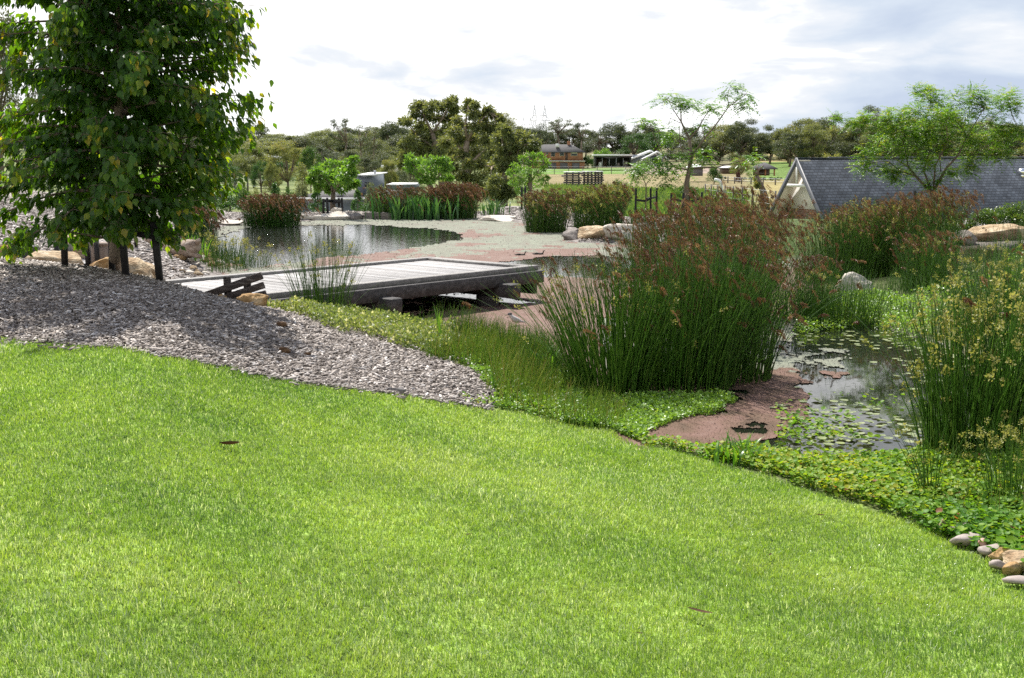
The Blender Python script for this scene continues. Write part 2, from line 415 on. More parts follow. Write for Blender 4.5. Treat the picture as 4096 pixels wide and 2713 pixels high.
M['roofsheet'] = mat_solid('roofsheet', [(0, (.62, .62, .60)), (1, (.78, .78, .77))], .4, 2)
M['tile'] = mat_solid('tile', [(0, (.085, .083, .082)), (1, (.14, .135, .13))], .95, 3, .08)
M['glass'] = mat_solid('glass', [(0, (.02, .025, .03)), (1, (.04, .045, .055))], .08, 2, .6)
M['dark'] = mat_solid('dark', [(0, (.03, .03, .032)), (1, (.06, .058, .058))], .7, 2)
M['brown_door'] = mat_solid('brown_door', [(0, (.07, .045, .035)), (1, (.1, .07, .055))], .6, 2)
M['garage'] = mat_solid('garage', [(0, (.11, .10, .11)), (1, (.16, .15, .155))], .6, 2)
M['steel'] = mat_solid('steel', [(0, (.35, .36, .37)), (1, (.5, .51, .52))], .5, 3, .5, metal=.4)
M['chrome'] = mat_solid('chrome', [(0, (.75, .75, .76)), (1, (.85, .85, .86))], .2, 3, .5, metal=.9)
M['lumber'] = mat_solid('lumber', [(0, (.07, .06, .055)), (.6, (.14, .12, .11)), (1, (.26, .22, .19))], .8, 1.5, tint=True)
M['duck'] = mat_solid('duck', [(0, (.015, .011, .009)), (.6, (.04, .03, .022)), (1, (.09, .07, .05))], .6, 18, .3)
M['bill'] = mat_solid('bill', [(0, (.03, .03, .03)), (1, (.06, .055, .05))], .4, 18)
M['birdwhite'] = mat_solid('birdwhite', [(0, (.4, .38, .35)), (1, (.6, .58, .55))], .6, 18)
def mat_brick(name, c1, c2, mortar, scale, rh=.25, bw=.5, ms=.02, rough=.8, var=.0, coord='Object', rot=(0, 0, 0)):
    m, nt, out = nodes(name)
    tc = nn(nt, 'TexCoord'); mp = nn(nt, 'Mapping'); mp.inputs['Rotation'].default_value = rot
    nt.links.new(tc.outputs[coord], mp.inputs[0])
    b = nn(nt, 'TexBrick'); b.inputs['Color1'].default_value = (*c1, 1); b.inputs['Color2'].default_value = (*c2, 1); b.inputs['Mortar'].default_value = (*mortar, 1)
    b.inputs['Scale'].default_value = scale; b.inputs['Mortar Size'].default_value = ms; b.inputs['Row Height'].default_value = rh; b.inputs['Brick Width'].default_value = bw
    nt.links.new(mp.outputs[0], b.inputs['Vector'])
    nz = nn(nt, 'TexNoise'); nz.inputs['Scale'].default_value = .9; nz.inputs['Detail'].default_value = 5; nt.links.new(mp.outputs[0], nz.inputs['Vector'])
    mr = nn(nt, 'MapRange'); mr.inputs[1].default_value = .3; mr.inputs[2].default_value = .7; mr.inputs[3].default_value = .72; mr.inputs[4].default_value = 1.25
    nt.links.new(nz.outputs[0], mr.inputs[0])
    mu = nn(nt, 'Mix', data_type='RGBA', blend_type='MULTIPLY'); mu.inputs[0].default_value = 1
    nt.links.new(b.outputs[0], mu.inputs[6]); nt.links.new(mr.outputs[0], mu.inputs[7])
    p = nn(nt, 'BsdfPrincipled'); p.inputs['Roughness'].default_value = rough; p.inputs['Specular IOR Level'].default_value = .15
    nt.links.new(mu.outputs[2], p.inputs['Base Color'])
    bp = nn(nt, 'Bump'); bp.inputs['Strength'].default_value = .5; bp.inputs['Distance'].default_value = .02; bp.invert = True
    nt.links.new(b.outputs['Fac'], bp.inputs['Height']); nt.links.new(bp.outputs[0], p.inputs['Normal'])
    nt.links.new(p.outputs[0], out.inputs[0])
    return m
M['slate'] = mat_brick('slate', (.034, .042, .055), (.066, .077, .096), (.015, .017, .021), 1, .19, .33, .016, .92)
M['brick'] = mat_brick('brick', (.30, .115, .055), (.40, .18, .09), (.30, .22, .16), 1, .12, .3, .01, .85, rot=(R(90), 0, 0))

def mat_ground():
    m, nt, out = nodes('ground')
    a = nn(nt, 'Attribute', attribute_name='zcol')
    tc = nn(nt, 'TexCoord')
    p = nn(nt, 'BsdfPrincipled'); p.inputs['Roughness'].default_value = .95; p.inputs['Specular IOR Level'].default_value = .1
    prev = a.outputs['Color']
    for sc, lo, hi in ((.09, .75, 1.25), (1.3, .75, 1.25), (14, .55, 1.5), (45, .6, 1.45)):
        nz = nn(nt, 'TexNoise'); nz.inputs['Scale'].default_value = sc; nz.inputs['Detail'].default_value = 4
        nt.links.new(tc.outputs['Object'], nz.inputs['Vector'])
        mr = nn(nt, 'MapRange'); mr.inputs[1].default_value = .3; mr.inputs[2].default_value = .7; mr.inputs[3].default_value = lo; mr.inputs[4].default_value = hi
        nt.links.new(nz.outputs[0], mr.inputs[0])
        mu = nn(nt, 'Mix', data_type='RGBA', blend_type='MULTIPLY'); mu.inputs[0].default_value = 1
        nt.links.new(prev, mu.inputs[6]); nt.links.new(mr.outputs[0], mu.inputs[7]); prev = mu.outputs[2]
    nt.links.new(prev, p.inputs['Base Color'])
    bp = nn(nt, 'Bump'); bp.inputs['Strength'].default_value = .8; bp.inputs['Distance'].default_value = .03
    nt.links.new(nz.outputs[0], bp.inputs['Height']); nt.links.new(bp.outputs[0], p.inputs['Normal'])
    nt.links.new(p.outputs[0], out.inputs[0])
    return m
M['ground'] = mat_ground()
def mat_water():
    m, nt, out = nodes('water')
    tc = nn(nt, 'TexCoord')
    p = nn(nt, 'BsdfPrincipled'); p.inputs['Base Color'].default_value = (.012, .014, .009, 1); p.inputs['Roughness'].default_value = .03; p.inputs['IOR'].default_value = 1.333
    n1 = nn(nt, 'TexNoise'); n1.inputs['Scale'].default_value = 5.5; n1.inputs['Detail'].default_value = 3; n1.inputs['Roughness'].default_value = .55
    mp = nn(nt, 'Mapping'); mp.inputs['Scale'].default_value = (1, 1.6, 1); mp.inputs['Rotation'].default_value = (0, 0, .3)
    nt.links.new(tc.outputs['Object'], mp.inputs[0]); nt.links.new(mp.outputs[0], n1.inputs['Vector'])
    # the breeze reaches the open far pool more than the sheltered near one
    a = nn(nt, 'Attribute', attribute_name='tint')
    # small steep wavelets here and there: the ones that catch the sun
    n2 = nn(nt, 'TexNoise'); n2.inputs['Scale'].default_value = 16; n2.inputs['Detail'].default_value = 2
    nt.links.new(mp.outputs[0], n2.inputs['Vector'])
    s1 = nn(nt, 'Math', operation='SUBTRACT'); s1.inputs[1].default_value = .61; nt.links.new(n2.outputs[0], s1.inputs[0])
    s2 = nn(nt, 'Math', operation='MAXIMUM'); s2.inputs[1].default_value = 0; nt.links.new(s1.outputs[0], s2.inputs[0])
    s3 = nn(nt, 'Math', operation='MULTIPLY_ADD'); s3.inputs[1].default_value = 1.5; nt.links.new(s2.outputs[0], s3.inputs[0]); s4 = nn(nt, 'Math', operation='MULTIPLY'); s4.inputs[1].default_value = .09; nt.links.new(n1.outputs[0], s4.inputs[0]); nt.links.new(s4.outputs[0], s3.inputs[2])
    bp = nn(nt, 'Bump'); bp.inputs['Distance'].default_value = .04
    bp.inputs['Strength'].default_value = 1
    s5 = nn(nt, 'Math', operation='MULTIPLY'); nt.links.new(s3.outputs[0], s5.inputs[0]); nt.links.new(a.outputs['Fac'], s5.inputs[1])
    nt.links.new(s5.outputs[0], bp.inputs['Height']); nt.links.new(bp.outputs[0], p.inputs['Normal'])
    nt.links.new(p.outputs[0], out.inputs[0])
    return m
M['water'] = mat_water()
M['chips'] = mat_leaf('chips', [(0, (.045, .034, .027)), (.3, (.135, .109, .09)), (.65, (.31, .268, .236)), (.85, (.51, .46, .42)), (1, (.74, .70, .66))], .0, .7, spec=.3)

# ------------------------------------------------------------------ light and sky
SUN_EL, SUN_AZ = R(55), R(-20)      # azimuth from +Y, positive to +X
def setup_light():
    S = np.array([math.sin(SUN_AZ) * math.cos(SUN_EL), math.cos(SUN_AZ) * math.cos(SUN_EL), math.sin(SUN_EL)])
    l = bpy.data.lights.new('sun', 'SUN'); l.energy = 5.0; l.angle = R(.53); l.color = (1, .96, .89)
    o = bpy.data.objects.new('sun', l); COL.objects.link(o)
    o.rotation_euler = Vector(S).to_track_quat('Z', 'Y').to_euler(); o.location = (0, 0, 40)
    w = bpy.data.worlds.new('World'); SC.world = w; w.use_nodes = True
    nt = w.node_tree; nt.nodes.clear()
    out = nt.nodes.new('ShaderNodeOutputWorld'); bg = nt.nodes.new('ShaderNodeBackground')
    bg.inputs['Strength'].default_value = .1
    sky = nn(nt, 'TexSky', sky_type='NISHITA'); sky.sun_disc = False; sky.sun_elevation = SUN_EL; sky.sun_rotation = SUN_AZ
    sky.altitude = 50; sky.air_density = 1; sky.dust_density = .6; sky.ozone_density = 1.5
    tc = nn(nt, 'TexCoord'); sx = nn(nt, 'SeparateXYZ'); nt.links.new(tc.outputs['Generated'], sx.inputs[0])
    def math_(op, a, b=None, c=None, clamp=False):
        n = nn(nt, 'Math', operation=op, use_clamp=clamp)
        for i, v in enumerate((a, b, c)):
            if v is None: continue
            if isinstance(v, (int, float)): n.inputs[i].default_value = v
            else: nt.links.new(v, n.inputs[i])
        return n.outputs[0]
    def mrange(x, a, b, c, d):
        n = nn(nt, 'MapRange', interpolation_type='SMOOTHSTEP')
        nt.links.new(x, n.inputs[0])
        for i, v in enumerate((a, b, c, d)): n.inputs[i + 1].default_value = v
        return n.outputs[0]
    x, y, z = sx.outputs
    # stretched cloud field: flattened towards the horizon
    cv = nn(nt, 'CombineXYZ')
    nt.links.new(x, cv.inputs[0]); nt.links.new(math_('MULTIPLY', y, .6), cv.inputs[1]); nt.links.new(math_('MULTIPLY', z, 3.4), cv.inputs[2])
    n1 = nn(nt, 'TexNoise'); n1.inputs['Scale'].default_value = 3.4; n1.inputs['Detail'].default_value = 9; n1.inputs['Roughness'].default_value = .56; n1.inputs['Distortion'].default_value = .3
    nt.links.new(cv.outputs[0], n1.inputs['Vector'])
    n2 = nn(nt, 'TexNoise'); n2.inputs['Scale'].default_value = 7.5; n2.inputs['Detail'].default_value = 8; n2.inputs['Roughness'].default_value = .52; n2.inputs['Distortion'].default_value = .25
    mp = nn(nt, 'Mapping'); mp.inputs['Location'].default_value = (4.3, 1.7, 2.2); nt.links.new(cv.outputs[0], mp.inputs[0]); nt.links.new(mp.outputs[0], n2.inputs['Vector'])
    low = mrange(z, .28, .7, .42, .06)                 # cloud bank along the horizon, breaking up above it
    cov = math_('ADD', n1.outputs[0], low)
    cov = math_('SUBTRACT', cov, mrange(z, .2, .7, 0, .12))
    mask = mrange(cov, .47, .66, 0, 1)
    # the bank is brighter towards the sun (left of the view), greyer to the right
    shade = math_('ADD', n2.outputs[0], mrange(x, .0, .36, .20, -.08))
    shade = math_('SUBTRACT', shade, mrange(z, .03, .1, 0.03, 0))
    shade = math_('ADD', shade, mrange(z, .12, .24, 0, .17))
    cc = ramp(nt, [(.30, (3.5, 4.05, 5.0)), (.44, (4.3, 4.8, 5.5)), (.54, (5.4, 5.6, 5.9)), (.66, (8.5, 8.5, 8.5))])
    nt.links.new(shade, cc.inputs[0])
    mx = nn(nt, 'Mix', data_type='RGBA'); nt.links.new(mask, mx.inputs[0]); nt.links.new(sky.outputs[0], mx.inputs[6]); nt.links.new(cc.outputs[0], mx.inputs[7])
    nt.links.new(mx.outputs[2], bg.inputs[0]); nt.links.new(bg.outputs[0], out.inputs[0])
setup_light()
SC.view_settings.view_transform = 'Standard'; SC.view_settings.look = 'None'; SC.view_settings.gamma = 1
SC.view_settings.exposure = 0.75
SC.cycles.max_bounces = 6; SC.cycles.diffuse_bounces = 3; SC.cycles.glossy_bounces = 3; SC.cycles.transmission_bounces = 3
SC.cycles.sample_clamp_indirect = 6; SC.cycles.caustics_reflective = False; SC.cycles.caustics_refractive = False
SC.cycles.use_denoising = False
SC.cycles.use_adaptive_sampling = True; SC.cycles.adaptive_threshold = .015
M['white_rock'] = mat_solid('white_rock', [(0, (.66, .62, .54)), (1, (.84, .82, .76))], .8, 4, .25, .4, 18)
M['greyrock'] = mat_solid('greyrock', [(0, (.10, .09, .08)), (.6, (.22, .19, .17)), (1, (.36, .32, .28))], .85, 4, .25, .5, 18)
M['wine'] = mat_leaf('wine', [(0, (.04, .012, .014)), (1, (.10, .03, .03))], .25, .5)
M['hedge'] = mat_leaf('hedge', [(0, (.03, .09, .015)), (.55, (.08, .16, .02)), (1, (.22, .26, .04))], .35, .35, spec=.5)
M['brick2'] = mat_brick('brick2', (.20, .11, .075), (.27, .15, .10), (.28, .23, .19), 1, .12, .3, .012, .85, rot=(R(90), 0, 0))
M['pale_stick'] = mat_solid('pale_stick', [(0, (.34, .30, .27)), (1, (.56, .52, .48))], .8, 9)
M['bollard'] = mat_solid('bollard', [(0, (.19, .14, .11)), (1, (.30, .24, .2))], .8, 8, .2, .3, 40, (4, 4, .6))
M['pinkpebble'] = mat_solid('pinkpebble', [(0, (.42, .20, .17)), (1, (.55, .33, .29))], .6, 20, .4)
# ================================================================== THE SETTING
EDGE_PX = [(-160, 318), (0, 336), (80, 346), (160, 357), (260, 376), (368, 392), (433, 401), (489, 410), (541, 418), (619, 434), (662, 449), (735, 469), (822, 494), (908, 522), (973, 556), (1024, 575), (1100, 620), (1250, 720)]
EDGE = [gp(a, b, 2.5, 40)[:2] for a, b in EDGE_PX]
EDGE = np.array(EDGE)
LAWN = np.concatenate([EDGE, [(4.5, 1.5), (4.5, -3), (-9, -3), (-9, 6)]])
_top = [gp(a, b, 2.5, 40)[:2] for a, b in [(497, 386), (484, 374), (462, 367)]]
_crest = [cd(440, 360, 9.5)[:2], cd(370, 345, 10.0)[:2], cd(280, 315, 10.9)[:2], cd(240, 303, 11.4)[:2], cd(165, 283, 12.2)[:2], cd(115, 275, 12.2)[:2], cd(0, 262, 12.6)[:2], cd(-160, 240, 12.6)[:2]]
MULCH = np.concatenate([EDGE[:8], _top, _crest])

def build_ground():
    az = np.concatenate([np.linspace(-180, -50, 40)[:-1], np.linspace(-50, 50, 400), np.linspace(50, 180, 40)[1:]])
    az = np.radians(az)
    r = np.concatenate([[.05], np.exp(np.linspace(math.log(.8), math.log(2500), 330))])
    A, Rr = np.meshgrid(az, r)
    X, Y = np.sin(A) * Rr, np.cos(A) * Rr
    Z = hz(X, Y)
    Z = Z - sstep(900, 2500, Rr) * 20
    mb = MB()
    V = np.stack([X, Y, Z], -1).reshape(-1, 3)
    na = len(az)
    i = np.arange(len(r) - 1)[:, None] * na; j = np.arange(na - 1)[None]
    q = np.stack([i + j, i + na + j, i + na + j + 1, i + j + 1], -1).reshape(-1, 4)[:, ::-1]
    # what grows or lies where
    px = 512 + F * X / np.maximum(Y, .5); D = Y
    n = fbm(X * .35 + 40, Y * .35 + 40); nb = fbm(X * .03 + 9, Y * .03 + 9)
    c = np.zeros(X.shape + (3,)); c[:] = (.19, .165, .15)
    def put(mask, col, soft=None):
        w = np.clip(mask, 0, 1)[..., None]
        c[:] = c * (1 - w) + np.array(col) * w
    far = sstep(39, 43, D)
    put(far, (.11, .145, .05))
    put(far * sstep(560, 600, px + 60 * (n - .5)) * (1 - sstep(140, 160, D)), (.12, .17, .045))
    put(far * sstep(560, 600, px) * sstep(.45, .6, n) * (1 - sstep(140, 160, D)), (.15, .22, .055))
    put(sstep(150, 165, D + 40 * (n - .5)) * sstep(520, 545, px) * (1 - sstep(742, 752, px)) * (1 - sstep(298, 305, D)), (.205, .17, .088))
    put(sstep(298, 305, D) * sstep(500, 520, px) * (1 - sstep(620, 632, px)) * (1 - sstep(378, 384, D)), (.12, .2, .045))
    put(sstep(298, 305, D) * sstep(620, 632, px) * (1 - sstep(730, 740, px)), (.27, .21, .17))
    put(sstep(378, 384, D) * sstep(500, 520, px), (.16, .15, .08))
    put(far * sstep(742, 760, px) * sstep(60, 75, D), (.25, .21, .09))
    put(sstep(230, 240, D) * sstep(742, 760, px) * (1 - sstep(420, 430, D)), (.11, .17, .04))
    put(far * (1 - sstep(520, 540, px)) * sstep(.42, .6, n), (.17, .19, .075))
    # foreground: bare mulch soil, lawn thatch, wet shore
    nearm = (D < 16) & (D > -4)
    dl = np.full(X.shape, 9.); dl[nearm] = sdf(LAWN, X[nearm], Y[nearm])
    dm = np.full(X.shape, 9.); dm[nearm] = sdf(MULCH, X[nearm], Y[nearm])
    pm = (D < 45) & (D > 2)
    dp = np.full(X.shape, 9.); dp[pm] = sdf(POND, X[pm], Y[pm])
    put((D < 45) * (1 - far) * (X > -1.0) * (dp > 0) * (D < 20), (.085, .10, .04))
    put(sstep(.05, -.05, dm) , (.12, .10, .088))
    put(sstep(.04, -.02, dl), (.19, .27, .06))
    put(sstep(.0, -.25, dp), (.03, .03, .02))
    # gravelly mulch on the far banks
    bank = (1 - far) * sstep(.05, .3, dp) * ((D > 22) | (X < -3.4)) * (dm > 0)
    put(bank, (.27, .245, .23))
    put((1 - far) * (D > 19) * sstep(655, 700, px) * (1 - sstep(945, 960, px)) * (dp > .1), (.085, .115, .04))
    mb.add(V, q, None, .5, c.reshape(-1, 3))
    tag(mb.build('ground', M['ground'], smooth=True), kind='structure')
build_ground()

def build_water():
    az = np.radians(np.linspace(-20, 26, 180)); r = np.exp(np.linspace(math.log(6.2), math.log(42), 160))
    A, Rr = np.meshgrid(az, r); X, Y = np.sin(A) * Rr, np.cos(A) * Rr
    d = sdf(POND, X, Y)
    na = len(az); i = np.arange(len(r) - 1)[:, None] * na; j = np.arange(na - 1)[None]
    q = np.stack([i + j, i + j + 1, i + na + j + 1, i + na + j], -1).reshape(-1, 4)[:, ::-1]
    keep = (d.ravel()[q] < .35).any(1)
    q = q[keep]
    used = np.unique(q); mp = -np.ones(X.size, int); mp[used] = np.arange(len(used))
    V = np.stack([X, Y, 0 * X], -1).reshape(-1, 3)[used]
    wind = .03 + .95 * sstep(14.5, 20, V[:, 1]) * sstep(2.5, -1.5, V[:, 0])
    mb = MB(); mb.add(V, mp[q], None, wind)
    tag(mb.build('water', M['water']), kind='structure')
build_water()

# ------------------------------------------------------------------ floating weed
def psdf(poly, px, py):
    P = [(a, b * 3.0) for a, b in poly]
    return sdf(P, px, py * 3.0)
def build_weed():
    az = np.radians(np.linspace(-15.5, 25, 1180))
    rr = [6.6]
    while rr[-1] < 37: rr.append(rr[-1] + max(.016, rr[-1] ** 2 / (EYE * F) * .62))
    r = np.array(rr)
    A, Rr = np.meshgrid(az, r); X, Y = np.sin(A) * Rr, np.cos(A) * Rr
    d = sdf(POND, X, Y)
    px, py = topx(X, Y, 0 * X)
    # which weed covers which part of the water
    openw = np.full(X.shape, 99.)
    for poly in ([(208, 262), (225, 233), (250, 227), (330, 225), (400, 227), (440, 230), (468, 235), (458, 241), (425, 246), (395, 251), (340, 257), (300, 261), (260, 267)],
                 [(470, 272), (500, 262), (540, 257.5), (600, 256), (655, 262), (655, 277), (600, 280), (535, 277), (500, 275)],
                 [(240, 300), (330, 280), (440, 284), (536, 303), (430, 314), (400, 322), (370, 328), (320, 320), (260, 305)]):
        openw = np.minimum(openw, psdf(poly, px, py))
    n = .6 * fbm(X * 1.1 + 3, Y * .8 + 8, 5) + .4 * fbm(X * 3.1 + 3, Y * 2.2 + 8, 5); nf = fbm(X * 7 + 50, Y * 5 + 50, 3); nl = fbm(X * .35, Y * .35, 3)
    cov = .5 + np.clip(openw / 26, -.62, .5)              # far pond: solid away from the open patches
    cov += (n - .5) * .75 + (nf - .5) * .25
    right = (px > 600) & (py > 318)
    openr = psdf([(792, 326), (880, 322), (960, 350), (1012, 392), (1004, 470), (788, 472), (700, 458), (716, 448), (766, 440), (806, 420), (800, 385)], px, py)
    band = psdf([(770, 338), (850, 352), (862, 372), (800, 392), (765, 380)], px, py)
    cr = .5 + np.clip(openr / 26, -.5, .17) + (n - .5) * 1.1 + (nf - .5) * .8
    cr = np.maximum(cr, .40 - np.clip(band / 30, -.12, .6) + (n - .5) * 1.1 + (nf - .5) * .7)
    shade = psdf([(240, 300), (330, 282), (440, 284), (505, 300), (430, 313), (370, 328), (300, 318)], px, py)
    cov = np.where(shade < 0, .37 + (nf - .5) * .9, cov)
    cov = np.where(right, cr, cov)
    present = (cov > .5) & (d < .1)
    redness = sstep(-6, 10, py - 268 + 14 * (nl - .5) * 2) * .85 + .15
    redness = np.where((py > 249) & (py < 268) & (px < 600), .55 + .5 * (n - .45) * 3, redness)
    redness = np.where((py < 249), .12 + .9 * sstep(.52, .64, n) * sstep(400, 520, px), redness)
    redness = np.where(right, sstep(352, 392, py) * .8 + .12, redness)
    red = redness + (nf - .5) * .5 > .5
    na = len(az); i = np.arange(len(r) - 1)[:, None] * na; j = np.arange(na - 1)[None]
    q = np.stack([i + j, i + j + 1, i + na + j + 1, i + na + j], -1)[..., ::-1]
    # small per-vertex jitter keeps the rims ragged and the mats from lying like a sheet
    Z = .004 + .006 * rng.random(X.shape)
    jr = (r[1:] - r[:-1]).mean()
    X2 = X + rng.normal(0, 1, X.shape) * Rr * .00022; Y2 = Y + rng.normal(0, 1, X.shape) * (Rr ** 2 / 2339 * .2)
    V = np.stack([X2, Y2, Z], -1).reshape(-1, 3)
    for nm, sel, mat, tt in (('red_azolla', present & red, M['azolla'], np.where(right, -.12 + .85 * nf + .35 * (n - .5), .32 + .5 * nf)), ('duckweed', present & ~red, M['duckweed'], .2 + .75 * nf - .2 * sstep(.5, .65, n))):
        k = sel[:-1, :-1].ravel(); qq = q.reshape(-1, 4)[k]
        used = np.unique(qq); mp = -np.ones(X.size, int); mp[used] = np.arange(len(used))
        mb = MB(); mb.add(V[used], mp[qq], None, tt.ravel()[used])
        tag(mb.build(nm, mat), label=('rusty pink mat of floating azolla fern on the pond' if nm == 'red_azolla' else 'pale grey green mat of floating duckweed on the pond'), cat='pond weed', kind='stuff')
build_weed()

# ------------------------------------------------------------------ lawn
def build_grass():
    mb = MB()
    for (ra, rb, dens, W, L) in ((3.0, 3.9, 21000, .0024, .030), (3.9, 5.0, 17500, .0027, .028), (5.0, 6.5, 14500, .0032, .026), (6.5, 8.6, 11500, .004, .026), (8.6, 11, 5500, .0055, .027)):
        half = R(27.5)
        area = half * (rb * rb - ra * ra)
        n = int(area * dens)
        r = np.sqrt(ra * ra + rng.random(n) * (rb * rb - ra * ra)); a = (rng.random(n) * 2 - 1) * half
        X, Y = np.sin(a) * r, np.cos(a) * r
        d = sdf(LAWN, X, Y) + .07 * (fbm(X * 6, Y * 6, 3) - .5) * 2 - .05 * (rng.random(n) < .12)
        k = d < -.0
        X, Y, d = X[k], Y[k], d[k]
        Z = hz(X, Y) - .003
        n = len(X)
        pat = fbm(X * 1.7 + 5, Y * 1.7 + 5, 4); pat2 = fbm(X * 9 + 30, Y * 9 + 30, 2)
        pat3 = fbm(X * .55 + 71, Y * .8 + 13, 3)
        # mowing leaves faint bands across the slope
        stripe = .5 + .5 * np.sin((X * .62 + Y * .78) * 2 * math.pi / 1.1)
        h = L * (.6 + .6 * rng.random(n)) * (.8 + .5 * pat2)
        th = rng.random(n) * 2 * math.pi; lean = np.abs(rng.normal(.6, .42, n)) + .08
        lx, ly = np.cos(th) * lean + (stripe - .5) * .28, np.sin(th) * lean - (stripe - .5) * .35
        w = W * (.7 + .7 * rng.random(n)); ph = th + math.pi / 2 + rng.normal(0, .5, n)
        sx, sy = np.cos(ph) * w / 2, np.sin(ph) * w / 2
        b = np.stack([X, Y, Z], -1); s_ = np.stack([sx, sy, 0 * sx], -1)
        up = np.stack([lx * .35, ly * .35, np.ones(n)], -1); up /= np.linalg.norm(up, axis=1)[:, None]
        u2 = np.stack([lx * 1.25, ly * 1.25, np.ones(n) * .8], -1); u2 /= np.linalg.norm(u2, axis=1)[:, None]
        m_ = b + up * (h * .55)[:, None]; t_ = m_ + u2 * (h * .5)[:, None]
        V = np.stack([b - s_, b + s_, m_ + s_ * .85, m_ - s_ * .85, t_], 1).reshape(-1, 3)
        o = (np.arange(n) * 5)[:, None]
        tint = np.clip(.02 + .74 * pat + .18 * (pat2 - .5) + .14 * (stripe - .5) + .5 * (pat3 - .5) + rng.normal(0, .13, n), 0, .86)
        dry = rng.random(n) < (.05 + .10 * sstep(.48, .68, pat2) + .10 * sstep(.5, .62, pat3)); tint[dry] = .88 + .12 * rng.random(dry.sum())  # dry blades, their whitened colour also standing in for glints
        mb.add(V, o + np.array([[0, 1, 2, 3]]), o + np.array([[3, 2, 4]]), np.repeat(tint, 5))
    tag(mb.build('lawn_grass', M['grass']), label='bright green mown lawn sloping down to the pond', cat='grass', kind='stuff')
build_grass()

# ------------------------------------------------------------------ mulch chips
def chips(X, Y, L, W, T, tint, lift=.0):
    n = len(X); Z = hz(X, Y) + lift
    a = rng.random(n) * math.pi * 2
    u = np.stack([np.cos(a), np.sin(a), rng.normal(0, .22, n)], -1); u /= np.linalg.norm(u, axis=1)[:, None]
    nr = np.stack([rng.normal(0, .3, n), rng.normal(0, .3, n), np.ones(n)], -1)
    v = np.cross(nr, u); v /= np.linalg.norm(v, axis=1)[:, None]; w = np.cross(u, v)
    C = np.stack([X, Y, Z + T * .5 + rng.random(n) * .012], -1)
    sg = np.array([(-1, -.6, -1), (1, -.35, -1), (.8, .5, -1), (-.9, .6, -1), (-1, -.6, 1), (1, -.35, 1), (.8, .5, 1), (-.9, .6, 1)], float)
    V = C[:, None] + sg[None, :, 0:1] * (L / 2)[:, None, None] * u[:, None] + sg[None, :, 1:2] * W[:, None, None] * v[:, None] + sg[None, :, 2:3] * (T / 2)[:, None, None] * w[:, None]
    q = np.array([(4, 5, 6, 7), (0, 1, 5, 4), (1, 2, 6, 5), (2, 3, 7, 6), (3, 0, 4, 7)])
    Q = (q[None] + (np.arange(n) * 8)[:, None, None]).reshape(-1, 4)
    return V.reshape(-1, 3), Q, np.repeat(tint, 8)
def build_chips():
    mb = MB()
    lo, hi = MULCH.min(0), MULCH.max(0)
    n = 175000
    X = lo[0] + rng.random(n) * (hi[0] - lo[0]); Y = lo[1] + rng.random(n) * (hi[1] - lo[1])
    px = 512 + F * X / Y
    d = sdf(MULCH, X, Y) + .07 * (fbm(X * 5, Y * 5, 2) - .5)
    stray = rng.random(n) < .05
    k = ((d < .0) | ((d < .15) & stray)) & (px > -90)
    X, Y, d = X[k], Y[k], d[k]; n = len(X)
    L = np.clip(rng.lognormal(math.log(.026), .58, n), .01, .14); W = np.clip(.005 + .09 * L + rng.random(n) * .005, .003, .016)
    t = np.clip(rng.beta(1.9, 2.0, n) + .12 * (fbm(X * 2, Y * 2) - .5), 0, 1)
    v, q, tt = chips(X, Y, L, W, .003 + rng.random(n) * .006, t, .018 * (d > .03))
    mb.add(v, q, None, tt)
    tag(mb.build('wood_chips', M['chips']), label='grey wood chip mulch covering the bank above the lawn', cat='mulch', kind='stuff')
    # the far slopes: the same mulch, seen from further off
    mb = MB()
    n = 60000
    Y = np.sqrt(12.3 ** 2 + rng.random(n) * (37 ** 2 - 12.3 ** 2)); px = -60 + rng.random(n) * 820
    X = (px - 512) / F * Y
    dp = sdf(POND, X, Y); dm = sdf(MULCH, X, Y)
    k = (dp > .25) & (dm > -.02) & ((X < -3.3) | (Y > 24)) & (Y < 38)
    k &= ~((px > 190) & (Y < 16))
    X, Y = X[k], Y[k]; n = len(X)
    L = np.clip(rng.lognormal(math.log(.07), .4, n), .02, .2)
    v, q, tt = chips(X, Y, L, .012 + .12 * L, .006 + rng.random(n) * .008, np.clip(rng.beta(2, 1.7, n), 0, 1))
    mb.add(v, q, None, tt)
    tag(mb.build('wood_chips', M['chips']), label='pale wood chip mulch on the slopes along the far and left banks', cat='mulch', kind='stuff')
build_chips()

